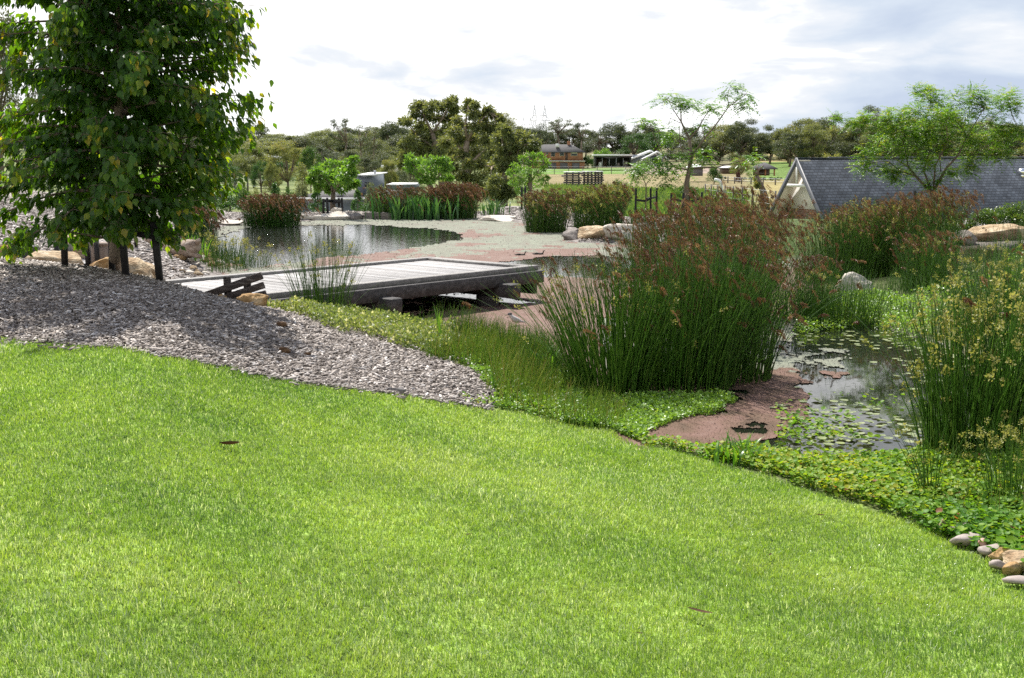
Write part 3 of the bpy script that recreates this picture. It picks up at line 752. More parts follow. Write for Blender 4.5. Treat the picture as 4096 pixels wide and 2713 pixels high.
# ------------------------------------------------------------------ ground cover
def build_cover():
    # round leaved pennywort between the lawn and the water
    def zone(poly_px, n, z=None):
        P = np.array([gp(a, b, 2.5, 60)[:2] for a, b in poly_px])
        lo, hi = P.min(0), P.max(0)
        X = lo[0] + rng.random(n) * (hi[0] - lo[0]); Y = lo[1] + rng.random(n) * (hi[1] - lo[1])
        d = sdf(P, X, Y) + .12 * (fbm(X * 4, Y * 4, 3) - .5) * 2
        return X, Y, d
    mb = MB()
    for poly, n, hh in (([(640, 452), (690, 455), (745, 452), (800, 462), (860, 460), (900, 455), (960, 450), (1060, 440), (1100, 640), (1024, 572), (973, 552), (908, 518), (822, 492), (735, 468), (662, 448)], 52000, .085),
                        ([(455, 398), (500, 372), (545, 385), (600, 412), (645, 440), (600, 432), (541, 418), (475, 406)], 2600, .06), ([(590, 424), (640, 438), (690, 449), (735, 455), (745, 470), (662, 452), (610, 438)], 4200, .061)):
        X, Y, d = zone(poly, n)
        dl = sdf(LAWN, X, Y)
        k = (d < 0) & (dl > .0)
        if hh < .07: k &= (fbm(X * 5 + 7, Y * 5, 3) > .5)
        X, Y = X[k], Y[k]; n = len(X)
        hgt = np.maximum(hz(X, Y), 0) + hh * (.15 + .85 * rng.random(n)) * (.6 + .8 * fbm(X * 3, Y * 3))
        s = .014 + .021 * rng.random(n) ** 1.5 + .016 * sstep(6.2, 4.8, Y)
        N = np.stack([rng.normal(0, .42, n), rng.normal(-.05, .42, n), np.ones(n)], -1)
        T = np.cross(N, rdir(n))
        t = np.clip(.12 + .52 * fbm(X * 2.2, Y * 2.2) + .28 * sstep(5.2, 6.6, Y) + rng.normal(0, .17, n), 0, .93); t[rng.random(n) < .008] = 1
        P = np.stack([X, Y, hgt], -1)
        mb.leaves(P, T, N, s, s, t, 'round')
        top = P; low = P - np.stack([rng.normal(0, .012, n), rng.normal(0, .012, n), hgt - np.maximum(hz(X, Y), -.02) + .01], -1)
        k2 = rng.random(n) < .4
        mb.tubes(np.stack([low[k2], top[k2]], 1), np.full((k2.sum(), 2), .0014), 3, .3)
    tag(mb.build('pennywort', M['penny']), label='glossy round leaved pennywort carpeting the near shore', cat='ground cover', kind='stuff')
    # floating pads and emergent leaves on the right hand pool
    mb = MB()
    n = 2600
    px = 775 + rng.random(n) * 240; py = 326 + rng.random(n) * 120
    g = np.array([on(a, b, 0) for a, b in zip(px, py)])
    cl = fbm(g[:, 0] * 1.3 + 3, g[:, 1] * .9, 3)
    pr = .05 + 1.3 * sstep(.46, .62, cl) + .4 * sstep(880, 960, px)
    k = (sdf(POND, g[:, 0], g[:, 1]) < -.05) & (rng.random(n) < pr * .26 * (1 - .6 * sstep(870, 800, px)))
    P = g[k]; n = len(P); P[:, 2] = .012 + .004 * rng.random(n)
    N = np.stack([rng.normal(0, .05, n), rng.normal(0, .05, n), np.ones(n)], -1)
    s = .03 + .045 * rng.random(n)
    mb.leaves(P, np.cross(N, rdir(n)), N, s, s, np.clip(rng.normal(.5, .2, n), 0, 1), 'round')
    tag(mb.build('floating_leaves', M['pads']), label='small pale round leaves floating on the right hand pool', cat='pond weed', kind='stuff')
    mb = MB()
    n = 1500
    px = 775 + rng.random(n) * 160; py = 396 + rng.random(n) * 60
    g = np.array([on(a, b, 0) for a, b in zip(px, py)])
    cl = fbm(g[:, 0] * 2.6 + 11, g[:, 1] * 2.0, 3)
    k = (rng.random(n) < 1.1 * sstep(.52, .66, cl) * sstep(392, 452, py + 6)) & (sdf(POND, g[:, 0], g[:, 1]) < .1)
    P = g[k]; n = len(P); P[:, 2] = .02 + .05 * rng.random(n)
    N = np.stack([rng.normal(0, .4, n), rng.normal(0, .4, n), np.ones(n)], -1)
    s = .018 + .022 * rng.random(n)
    mb.leaves(P, np.cross(N, rdir(n)), N, s, s, np.clip(rng.normal(.6, .2, n), 0, .92), 'round')
    tag(mb.build('pennywort', M['penny']), label='bright pennywort leaves standing out of the right hand pool', cat='ground cover', kind='stuff')
    # fine starwort under the big rushes
    mb = MB()
    for poly, n, hh in (([(428, 356), (432, 345), (470, 341), (530, 348), (556, 362), (600, 395), (640, 425), (625, 438), (541, 420), (492, 409), (500, 395), (478, 372), (455, 362)], 62000, .035), ([(500, 395), (520, 380), (560, 382), (600, 400), (660, 398), (720, 395), (745, 402), (690, 418), (640, 440), (610, 436), (560, 420)], 42000, .05),
                        ([(790, 338), (800, 322), (830, 300), (880, 296), (905, 300), (930, 318), (935, 338), (895, 334), (868, 326)], 12000, .10),
                        ([(700, 300), (800, 290), (800, 320), (780, 340), (720, 345)], 3000, .06),
                        ([(905, 300), (960, 280), (1024, 280), (1040, 340), (960, 345)], 9000, .12)):
        X, Y, d = zone(poly, n)
        k = (d < 0) & (sdf(LAWN, X, Y) > .0)
        if hh < .04: k &= fbm(X * 4.2 + 31, Y * 4.2, 4) + .25 * (rng.random(n) - .5) > .46
        X, Y = X[k], Y[k]; n = len(X)
        P = np.stack([X, Y, np.maximum(hz(X, Y), 0) + hh * rng.random(n) * (.5 + fbm(X * 5, Y * 5))], -1)
        T = rdir(n); T[:, 2] = np.abs(T[:, 2]) * .6 + .1
        N = rdir(n) * .7; N[:, 2] += 1
        s = (.010 + .014 * rng.random(n)) * (1 + .08 * np.maximum(Y - 9, 0))
        mb.leaves(P, T, N, s * 1.3, s, np.clip(.2 + .6 * fbm(X * 3, Y * 3) + rng.normal(0, .15, n), 0, 1), 'fold')
    # weedy bank to the right, just out of the picture
    n = 30000
    X = 2.4 + rng.random(n) * 8; Y = 3.2 + rng.random(n) * 16
    k = (X / Y > .40) & (sdf(LAWN, X, Y) > 0) & (sdf(POND, X, Y) > 0); X, Y = X[k], Y[k]; n = len(X)
    P = np.stack([X, Y, np.maximum(hz(X, Y), 0) + .08 * rng.random(n)], -1); T = rdir(n); T[:, 2] = np.abs(T[:, 2]); N = rdir(n) * .7; N[:, 2] += 1
    s = .02 + .03 * rng.random(n); mb.leaves(P, T, N, s * 1.3, s, np.clip(.1 + .6 * fbm(X * 2, Y * 2) + rng.normal(0, .15, n), 0, 1), 'fold')
    tag(mb.build('starwort', M['starwort']), label='fine bright green starwort around the feet of the rushes', cat='ground cover', kind='stuff')
    # pale flowering cover behind the mulch crest
    mb = MB()
    for Pw, n, hh in ((np.array([cd(262, 306, 11.6)[:2], cd(300, 318, 10.7)[:2], cd(370, 345, 9.9)[:2], cd(440, 360, 9.5)[:2], cd(455, 352, 10.2)[:2], cd(430, 338, 11.0)[:2], cd(365, 322, 11.8)[:2], cd(320, 310, 12.4)[:2]]), 26000, .13),):
        lo, hi = Pw.min(0), Pw.max(0)
        X = lo[0] + rng.random(n) * (hi[0] - lo[0]); Y = lo[1] + rng.random(n) * (hi[1] - lo[1])
        d = sdf(Pw, X, Y) + .42 * (fbm(X * 2.6, Y * 2.6, 4) - .5) * 2
        k = d < 0; X, Y = X[k], Y[k]; n = len(X)
        P = np.stack([X, Y, np.maximum(hz(X, Y), 0) + hh * rng.random(n) * (.4 + 1.1 * fbm(X * 3.5, Y * 3.5))], -1)
        T = rdir(n); T[:, 2] = np.abs(T[:, 2]) + .2
        N = rdir(n)
        s = .012 + .014 * rng.random(n)
        t = np.clip(.2 + .55 * fbm(X * 2.5, Y * 2.5) + rng.normal(0, .17, n), 0, .9); t[rng.random(n) < .06] = 1
        mb.leaves(P, T, N, s * 1.5, s, t, 'fold')
    tag(mb.build('flowering_ground_cover', M['flowery']), label='pale green ground cover dotted with tiny white flowers behind the mulch', cat='ground cover', kind='stuff')
    # thin fringe of short rushes along the near shore and around the other banks
    mb = MB()
    gmb = MB()
    def fringe(poly_px, n, h, t0, t1, z0=0, rad=.0022, polyw=None, mb=mb):
        P = np.array([on(a, b, 0)[:2] for a, b in poly_px]) if polyw is None else polyw
        lo, hi = P.min(0), P.max(0)
        X = lo[0] + rng.random(n) * (hi[0] - lo[0]); Y = lo[1] + rng.random(n) * (hi[1] - lo[1])
        d = sdf(P, X, Y) + .25 * (fbm(X * 3, Y * 3, 2) - .5) * 2
        k = (d < 0) & (fbm(X * 2.2 + 3, Y * 2.2, 2) > (.33 if mb is not gmb else .2)); X, Y = X[k], Y[k]; n = len(X)
        b = np.stack([X, Y, np.maximum(hz(X, Y), -.05)], -1)
        hh = h * (.45 + .75 * rng.random(n)) * (.6 + .8 * fbm(X * 2, Y * 2))
        ln = rng.normal(0, .2, (n, 2)) + np.array([.06, 0])
        s = np.linspace(0, 1, 4)
        Pp = b[:, None] + np.stack([ln[:, 0:1] * s ** 1.6 * hh[:, None], ln[:, 1:2] * s ** 1.6 * hh[:, None], s[None] * hh[:, None]], -1)
        mb.tubes(Pp, rad * (1.05 - .75 * s)[None] * np.ones((n, 1)), 3, np.clip(t0 + (t1 - t0) * rng.random(n), 0, 1))
    fringe([(365, 340), (378, 334), (430, 337), (520, 340), (585, 342), (600, 375), (560, 380), (520, 366), (470, 360), (400, 350)], 3600, .19, .3, 1)
    fringe([(446, 356), (440, 348), (500, 348), (550, 353), (565, 372), (540, 380), (500, 366)], 2600, .24, .5, 1)
    gpw = lambda L: np.array([gp(a, b, 2.5, 60)[:2] for a, b in L])
    for hh, nn_ in ((.12, 3200), (.24, 2200)): fringe(None, nn_, hh, .2, 1, mb=gmb, rad=.003, polyw=gpw([(428, 356), (432, 345), (470, 341), (530, 348), (556, 362), (548, 392), (520, 404), (500, 392), (484, 372), (455, 362)]))
    fringe(None, 1300, .2, .3, 1, mb=gmb, rad=.0028, polyw=gpw([(484, 392), (510, 380), (560, 384), (640, 425), (620, 436), (541, 420), (505, 410)]))
    tag(gmb.build('wispy_grass', M['wispy']), label='light green wispy grass between the mulch and the rushes', cat='grass', kind='stuff')
    fringe([(520, 366), (560, 360), (600, 395), (585, 412), (540, 408), (495, 392)], 1500, .24, .4, 1)
    fringe([(196, 266), (205, 250), (230, 256), (262, 262), (268, 272), (215, 276)], 1500, .32, .3, 1, rad=.004)
    fringe([(800, 328), (805, 300), (900, 292), (930, 300), (920, 330), (860, 324)], 1600, .32, .1, .7, rad=.003)
    fringe([(930, 330), (940, 270), (1040, 262), (1060, 340)], 3200, .42, .2, .8, rad=.004)
    fringe([(905, 470), (960, 445), (1060, 445), (1060, 560), (1000, 545), (940, 505)], 700, .22, .5, 1, polyw=np.array([gp(a, b)[:2] for a, b in [(905, 480), (960, 445), (1060, 445), (1060, 560), (1000, 545), (940, 505)]]))
    # far bank: thin grassy edge
    tag(mb.build('short_rushes', M['reed']), label='thin short rushes fringing the pond edge', cat='grass', kind='stuff')
    # tall meadow grass on the paddock beyond the pond
    mb = MB()
    n = 42000
    Y = np.exp(np.log(41) + rng.random(n) * np.log(170 / 41)); px = 545 + rng.random(n) * 260
    X = (px - 512) / F * Y
    nz = fbm(X * .12, Y * .12, 4)
    k = (rng.random(n) < .3 + 1.2 * sstep(.4, .6, nz)) & (Y < 150) & ~((px > 745) & (Y > 62))
    X, Y, nz = X[k], Y[k], nz[k]; n = len(X)
    s = Y * .0032
    P = np.stack([X, Y, hz(X, Y)], -1)
    T = rng.normal(0, .35, (n, 3)); T[:, 2] = 1
    mb.leaves(P, T, rdir(n), s * (1 + 1.2 * rng.random(n)), s * .8, np.clip(.1 + .9 * nz + rng.normal(0, .15, n), 0, .88), 'fold')
    tag(mb.build('meadow_grass', M['meadow']), label='rough green meadow grass on the paddock beyond the pond', cat='grass', kind='stuff')
M['pads'] = mat_leaf('pads', [(0, (.16, .20, .07)), (.6, (.26, .30, .12)), (1, (.36, .38, .20))], .15, .3, spec=.6)
M['wispy'] = mat_leaf('wispy', [(0, (.12, .24, .03)), (.6, (.24, .36, .05)), (.9, (.38, .44, .10)), (1, (.45, .36, .16))], .45, .4)
M['meadow'] = mat_leaf('meadow', [(0, (.05, .11, .025)), (.5, (.10, .18, .04)), (.8, (.2, .27, .08)), (1, (.3, .3, .14))], .4, .5)
build_cover()
# ================================================================== JETTY
def build_jetty():
    zd_ = .45
    # corners of the kerb's top, found from the plan: back-left, far corner, near corner
    BL = on(163, 280, zd_)[:2]; FC = on(430, 256.5, zd_)[:2]; NC = on(533, 266, zd_)[:2]
    ux = FC - BL; Lx = np.linalg.norm(ux); ux /= Lx                 # along the jetty
    uy = NC - FC; uy = uy - ux * (uy @ ux); Wd = np.linalg.norm(uy); uy /= Wd      # across, towards the viewer
    ux3, uy3 = np.array([*ux, 0]), np.array([*uy, 0])
    L0 = -1.9                                                        # the landward end lies behind the mulch
    Rm = np.stack([ux3, uy3, [0, 0, 1]], 1)
    if np.linalg.det(Rm) < 0: Rm = np.stack([ux3, -uy3, [0, 0, 1]], 1)
    root = empty('jetty', (*FC, 0), 'weathered grey timber jetty reaching out over the pond on dark posts', 'jetty')
    def P(x, y, z): return np.array([*(FC + ux * x + uy * y), z]) - np.array([*FC, 0])
    Lt = Lx - L0
    # deck boards across
    mb = MB(); x = -.16
    while x > -Lt:
        w = .088 + rng.normal(0, .0015)
        mb.box(P(x - w / 2, Wd / 2, zd_ - .05 + rng.normal(0, .0012)), (w, Wd - .2, .03), Rm, rng.random(), .004)
        x -= w + .009
    o = mb.build('deck_boards', M['deck_x'], root)
    # kerbs: back, end; on the viewer's side a kerb with a lower ledge in front
    mb = MB(); mb.box(P(-Lt / 2, .06, zd_ - .035), (Lt, .12, .07), Rm, .5, .006); mb.build('kerb', M['kerb'], root)
    mb = MB(); mb.box(P(-.08, Wd / 2, zd_ - .036), (.16, Wd - .25, .068), Rm, .5, .006); mb.build('kerb', M['kerb'], root)
    mb = MB(); mb.box(P(-Lt / 2, Wd - .06, zd_ - .034), (Lt, .12, .072), Rm, .5, .006); mb.build('kerb', M['kerb'], root)
    mb = MB()
    mb.box(P(-Lt / 2 + .0, Wd + .03, zd_ - .135), (Lt + .06, .09, .155), Rm, .5, .008)
    mb.build('side_beam', M['beam'], root)
    mb = MB(); mb.box(P(-Lt / 2 + .02, .04, zd_ - .23), (Lt, .08, .29), Rm, .5, .008); mb.build('side_beam', M['beam'], root)  # unseen back beam, made deeper to block the sky's reflection under the deck
    mb = MB(); mb.box(P(.03, Wd / 2 - .03, zd_ - .225), (.09, Wd - .10, .29), Rm, .5, .008); mb.build('end_beam', M['beam'], root)  # deepened likewise, out of view, to keep the water below the deck dark
    for y in (Wd * .33, Wd * .66):
        mb = MB(); mb.box(P(-Lt / 2 - .1, y, zd_ - .15), (Lt - .3, .06, .14), Rm); mb.build('joist', M['beam'], root)
    # bearers stick out at the near side, on round posts
    def along(px, py, z):
        q = on(px, py, z)[:2] - FC
        return q @ ux
    for xx in (along(497, 288, .22), along(366, 301, .22), along(366, 301, .22) * 2 - along(497, 288, .22)):
        mb = MB(); mb.box(P(xx, Wd / 2 + .11, zd_ - .245), (.17, Wd + .36, .17), Rm, .5, .012); mb.build('bearer', M['beam'], root)
        for y in (Wd * .9, .3):
            mb = MB(); pts = [P(xx, y, -.45), P(xx, y, zd_ - .33)]
            mb.tube(pts, .14, 16); mb.build('post', M['beam'], root, smooth=False)
    return ux, uy, FC
m_ = M['deck']
M['deck_x'] = mat_solid('deck_x', [(0, (.15, .14, .135)), (.5, (.27, .258, .25)), (1, (.40, .385, .375))], .65, 5, .3, .3, 50, (3, 3, 3), tint=True)
JUX, JUY, JFC = build_jetty()

def build_plank_screen():
    """three tilted planks nailed to short posts where the mulch meets the jetty"""
    D = 10.9
    root = empty('plank_screen', at(225, 300, D), 'weathered dark plank barrier of three tilted boards beside the jetty', 'barrier')
    org = np.array(root.location)
    for (a, b, h) in (((200, 297.5), (262, 275.5), .066), ((212, 302), (264, 285), .060), ((224, 305), (266, 293.5), .060)):
        A, B = at(*a, D + .05), at(*b, D - .05)
        mb = MB(); mb.beam(A - org, B - org, .035, h, tint=.5, bev=.004); mb.build('plank', M['plank'], root)
    for (px, py0, py1) in ((227, 277, 308), (247, 281, 306)):
        A, B = at(px + 2, py1, D + .05), at(px, py0, D + .05)
        mb = MB(); mb.beam(A - org, B - org, .06, .045, up=(0, 1, 0)); mb.build('post', M['plank'], root)
build_plank_screen()

# ================================================================== ROCKS
_ico = {}
def ico(sub):
    if sub not in _ico:
        bm = bmesh.new(); bmesh.ops.create_icosphere(bm, subdivisions=sub, radius=1)
        V = np.array([v.co for v in bm.verts]); Fc = np.array([[v.index for v in f.verts] for f in bm.faces]); bm.free()
        _ico[sub] = (V, Fc)
    return _ico[sub]
def rock_verts(size, seed, facets=13, rough=.085, sub=4, boxy=.5):
    g = np.random.default_rng(seed)
    V, Fc = ico(sub); V = V.copy()
    V = np.sign(V) * np.abs(V) ** (1 - .45 * boxy); V /= np.abs(V).max()
    for _ in range(facets):
        n = g.normal(size=3); n[2] *= .8; n /= np.linalg.norm(n); o = .48 + .3 * g.random()
        pr = V @ n - o; V -= n * np.maximum(pr, 0)[:, None] * .97
    s = g.random(3) * 20
    d = (fbm(V[:, 0] * 1.3 + s[0] + V[:, 2], V[:, 1] * 1.3 + s[1], 3) - .5) * 2 + (fbm(V[:, 0] * 5 + s[2], V[:, 1] * 5 + V[:, 2] * 6, 3) - .5) * .5
    V *= (1 + rough * 2 * d)[:, None]
    # sandstone bedding: faint horizontal ledges
    V[:, :2] *= (1 + .03 * np.sin(V[:, 2] * 14 + s[0]))[:, None]
    return V * np.asarray(size) / 2, Fc
def rock(label, px, py, D, w, dep, h, mat='rock', seed=0, name='boulder', cat='rock', group=None, rz=None, sink=.35, facets=9, boxy=.5, base=None):
    """rock whose middle stands over the ground at px, D; w, dep, h in metres"""
    c = gd(px, D) if base is None else np.array([*gd(px, D)[:2], base])
    V, Fc = rock_verts((w, dep, h), seed, facets, boxy=boxy, sub=4 if w > .25 else 3)
    V = V @ rotz(rz if rz is not None else seed * 1.7 % .6 - .3).T
    V[:, 2] += h / 2 - sink * h
    mb = MB(); mb.add(V, None, Fc)
    o = mb.build(name, M[mat], smooth=False)
    o.location = Vector([float(x) for x in c])
    return tag(o, label, cat, group)
def pxw(n, D): return n * D / F
R_ = rock
R_('long low sandstone boulder just behind the left tree\'s stake', 62, 268, 13.6, pxw(62, 13.6), .7, .36, 'rock', 3, group='sandstone boulders by the boardwalk')
R_('small tawny sandstone block left of the big tree trunk', 99, 270, 13.3, pxw(28, 13.3), .4, .30, 'rock_gold', 4, group='sandstone boulders by the boardwalk')
R_('squarish sandstone boulder standing behind the pair of thin stakes', 82, 256, 16.5, pxw(31, 16.5), .7, .48, 'rock', 5, group='sandstone boulders by the boardwalk')
R_('dusty flat sandstone boulder right of the big tree trunk, in the rear', 130, 262, 14.6, pxw(28, 14.6), .5, .38, 'rock', 16, group='sandstone boulders by the boardwalk')
R_('pale slab shaped sandstone boulder beside the right stake', 145, 265, 14.4, pxw(28, 14.4), .5, .36, 'rock', 7, group='sandstone boulders by the boardwalk')
R_('large sandstone boulder at the foot of the big tree\'s right stake', 136, 272, 13.2, pxw(36, 13.2), .6, .40, 'rock', 8, group='sandstone boulders by the boardwalk')
R_('pale pink sandstone slab between timber bollard and tree trunk', 110, 262, 15.6, pxw(30, 15.6), .5, .34, 'rock_pale', 33, group='sandstone boulders by the boardwalk')
R_('tawny sandstone edge block at the far left under the boardwalk', 8, 257, 13.9, pxw(36, 13.9), .4, .3, 'rock_gold', 10, group='sandstone boulders by the boardwalk')
R_('white chalky boulder above the driftwood log', 165, 242, 21.5, pxw(15, 21.5), .3, .22, 'white_rock', 11)
R_('golden boulder tucked under the plank barrier', 254, 309, 10.7, pxw(38, 10.7), .34, .17, 'rock_gold', 12, sink=.3)
R_('small orange stone at the foot of the plank barrier', 223, 303, 10.75, pxw(12, 10.75), .1, .08, 'rock_gold', 14)
# right hand rocks at the far shore point
R_('tawny sandstone boulder at the tip of the rocky point', 595, 238, 26.0, pxw(36, 26), .9, .42, 'rock', 21, sink=.2, boxy=.9, facets=6, base=0)
R_('dark weathered boulder at the left end of the rocky point', 573, 237.5, 26.2, pxw(20, 26.2), .6, .34, 'greyrock', 22, sink=.2, base=0)
R_('greyish sandstone boulder at the right end of the rocky point', 622, 237.5, 25.6, pxw(40, 25.6), 1.0, .5, 'rock_pale', 23, sink=.2, boxy=.8, facets=6, base=0)
R_('flat pale slab lying behind the rocky point', 592, 232.5, 27, pxw(36, 27), .5, .22, 'rock_pale', 24, base=.12)
for i, (px, D, w, h, mat, lab) in enumerate([
    (536, 33.4, 48, .22, 'rock_pale', 'flat pink slab at the far shore in front of the ledge'),
    (541, 34.6, 30, .42, 'rock', 'brown layered boulder on the far shore ledge'),
    (558, 34.4, 26, .40, 'rock', 'layered boulder at the right of the far shore ledge'),
    (495, 34.2, 46, .18, 'rock_pale', 'long flat slab at the water\'s far edge below the big gums'),
    (331, 34.0, 50, .34, 'rock_pale', 'long pale sandstone slab at the water\'s edge below the staked tree'),
    (352, 34.3, 20, .28, 'greyrock', 'dark grey stone step below the staked tree'),
    (378, 34.4, 36, .30, 'greyrock', 'dark grey slab right of the stone step on the far bank'),
    (304, 33.6, 26, .16, 'rock_pale', 'low flat slab beside the big brown rush clump on the far bank'),
    (225, 31.5, 34, .14, 'rock_pale', 'low edging slab on the far left bank'),
    (338, 34.6, 16, .36, 'rock_pale', 'round pale stone resting on the long slab on the far bank')]):
    R_(lab, px if i != 0 else 500, 0, D, pxw(w, D), .7, h, mat, 40 + i, sink=.25, boxy=.7, facets=6, group='rocks along the far shore')
R_('white pointed rock behind the right hand pool among rushes', 852, 288, 16.2, pxw(40, 16.2), .5, .38, 'rock_pale', 61, sink=.25, base=.02)
R_('flat topped tawny sandstone boulder at the right edge, upper of two', 997, 242, 21.5, pxw(54, 21.5), .8, .34, 'rock', 62, sink=.2, boxy=.95, facets=5)
R_('long low sandstone step at the right edge, lower of two', 988, 251, 20.0, pxw(64, 20), .6, .24, 'rock', 63, sink=.2, boxy=.95, facets=5)
R_('dark grey block left of the flat topped boulder', 963, 244, 21.4, pxw(26, 21.4), .5, .3, 'greyrock', 64, sink=.2)
# shore stones on the left
g = np.random.default_rng(5)
proto = []
for k in range(5):
    V, Fc = rock_verts((1, .75, .5), 80 + k, 7, sub=2)
    mb = MB(); mb.add(V, None, Fc); proto.append(mb)
first = {}
def stones(pts, label, group, sizes, mats, name='stone'):
    for i, (px, py, D) in enumerate(pts):
        k = int(g.integers(0, 5)); mt = mats[int(g.integers(0, len(mats)))]
        if (k, mt) not in first:
            o = proto[k].build(name, M[mt]); first[(k, mt)] = o
        else:
            o = first[(k, mt)].copy(); COL.objects.link(o)
        c = gp(px, py, 4, 60) if D is None else gd(px, D)
        s = sizes[0] + (sizes[1] - sizes[0]) * g.random() ** 1.6
        o.location = (float(c[0]), float(c[1]), float(max(c[2], 0)) + s * .1)
        o.scale = (s, s, s); o.rotation_euler = (g.normal(0, .15), g.normal(0, .15), g.random() * 6.28)
        tag(o, label, 'stone', group)
pts = [(181 + 48 * t + g.normal(0, 3), 256 + 12 * t + g.normal(0, 2.2), None) for t in g.random(42)]
stones(pts, 'small tawny stone in the scatter between driftwood log and water', 'stones scattered between driftwood log and water', (.06, .3), ('rock', 'rock_gold', 'rock_pale'))
pts = [(170 + g.random() * 40, 268 + g.random() * 8, None) for _ in range(12)]
stones(pts, 'small pale stone beside the landward end of the jetty', 'stones beside the landward end of the jetty', (.08, .24), ('rock', 'rock_pale'))
pts = [(a, b, None) for a, b in [(430, 343), (436, 345), (446, 349), (455, 352), (462, 357), (424, 341)]]
stones(pts, 'small tawny stone on the edge between mulch and flowering cover', 'stones between mulch and flowering cover', (.06, .11), ('rock_gold', 'rock'))
# river stones at the right edge of the lawn
for i, (px, py, w, h, rz, mat, lab) in enumerate([
    (942, 531, 13, .05, .5, 'rock', 'small upright tawny stone heading the row beside the lawn'),
    (959, 535, 25, .045, .35, 'pebble', 'smooth oval pink grey river stone, first of the row beside the lawn'),
    (968, 546, 34, .05, .15, 'pebble', 'long smooth pale river stone in the row beside the lawn'),
    (982, 551, 13, .045, 1.1, 'pinkpebble', 'narrow pink river stone standing in the row beside the lawn'),
    (990, 556, 24, .045, .4, 'pebble', 'grey pink rounded stone below the narrow pink one'),
    (1002, 563, 24, .06, -.3, 'rock_gold', 'orange sandstone piece in the row beside the lawn'),
    (1000, 572, 18, .04, -.4, 'pebble', 'small flat stone at the lawn side of the orange sandstone'),
    (1022, 572, 46, .075, -.25, 'rock', 'large pale gold stone at the right edge of the picture'),
    (1010, 577, 24, .06, .6, 'rock_gold', 'tawny angular stone leaning on the large pale gold stone'),
    (1017, 587, 24, .035, -.3, 'pebble', 'flat grey pink stone below the large gold stone')]):
    c = gp(px, py, 3, 12)
    D = c[1]
    w *= 1.25; h *= 1.25
    V, Fc = rock_verts((pxw(w, D), pxw(w, D) * .6, h), 100 + i, 4 if mat in ('pebble', 'pinkpebble') else 8, rough=.035 if 'pebble' in mat else .06, sub=3, boxy=.2)
    V = V @ rotz(rz).T
    mb = MB(); mb.add(V, None, Fc); o = mb.build('stone', M[mat], smooth='pebble' in mat)
    o.location = (float(c[0]), float(c[1]), float(c[2]) + h * .35 + .012)
    tag(o, lab, 'stone', 'river stones at the lawn\'s edge')

# ================================================================== STAKES AND POSTS
def stake_mesh():
    mb = MB(); mb.box((0, 0, .5), (.045, .045, 1.0), None, .5, .004)
    return mb
_st = None
def stake(px0, py0, px1, py1, D, label, w=.045, group='dark tree stakes', name='tree_stake', mat='stake', grounded=True):
    """a timber stake from its foot (px0,py0) to its top (px1,py1) at distance D"""
    global _st
    A = at(px0, py0, D); B = at(px1, py1, D)
    if grounded:
        zg = hz1(A[0], A[1]); 
        if zg < A[2] + .35: A[2] = min(A[2], zg)
    A = A - (B - A) / np.linalg.norm(B - A) * .05
    if _st is None or mat != 'stake':
        o = stake_mesh().build(name, M[mat]); 
        if mat == 'stake': _st = o
    else:
        o = _st.copy(); COL.objects.link(o); o.name = name
    d = Vector(B - A); L = d.length
    o.location = Vector(A); o.rotation_mode = 'QUATERNION'; o.rotation_quaternion = d.to_track_quat('Z', 'Y')
    o.scale = (w / .045, w / .045, L)
    return tag(o, label, 'stake', group)
# around the big tree
TD = 11.0
stake(65, 270, 63.5, 222, 11.3, 'black stake left of the big tree', .05)
stake(126, 276, 119, 195, 10.75, 'black stake directly in front of the big tree\'s trunk', .055)
stake(160, 280.5, 153.5, 222, 10.8, 'black stake right of the big tree', .055)
stake(112, 268, 111, 218, 11.5, 'black stake just behind the big tree\'s trunk', .05)
# thinner stakes in the rear
for a in ((24, 252, 22, 236, 15.5, 'thin stake at the far left behind low leaves'), (43, 258, 41, 240, 17.5, 'thin pale stake beside the boardwalk'), (58, 262, 56, 238, 14.6, 'black stake standing behind the boardwalk end'),
          (70.5, 263, 69.5, 244, 14.9, 'short black stake before the squarish boulder'), (88.5, 267, 86, 236, 14.2, 'left of the two close black stakes by the bollard'), (98, 268, 96, 236, 14.1, 'right of the two close black stakes by the bollard'),
          (81, 246, 79, 226, 18.5, 'distant stake seen above the squarish boulder'), (128, 244, 126, 217, 19.5, 'distant stake right of the trunk under the leaves'), (136, 243.5, 134.5, 216, 19.4, 'distant stake left of the right hand stake under the leaves')):
    stake(*a, w=.05 if a[4] < 16 else .045)
stake(93, 268, 92, 240, 14.3, 'grey weathered thin post between two black stakes', .045, mat='greywood', group='weathered posts')
def bollard(px0, py0, px1, py1, D, label):
    A = at(px0, py0, D); B = at(px1, py1, D); h = B[2] - A[2]
    root = empty('bollard', A, label, 'bollard')
    mb = MB(); mb.box((0, 0, h * .42), (.19, .19, h * .84), None, .5, .01); mb.build('shaft', M['bollard'], root)
    mb = MB(); mb.box((0, 0, h * .86), (.165, .165, h * .06)); mb.build('groove', M['bollard'], root)
    mb = MB(); mb.box((0, 0, h * .945), (.19, .19, h * .11), None, .5, .015); mb.build('cap', M['bollard'], root)
bollard(102.5, 267, 101, 242.5, 14.2, 'square brown timber bollard with a grooved top beside the boardwalk')
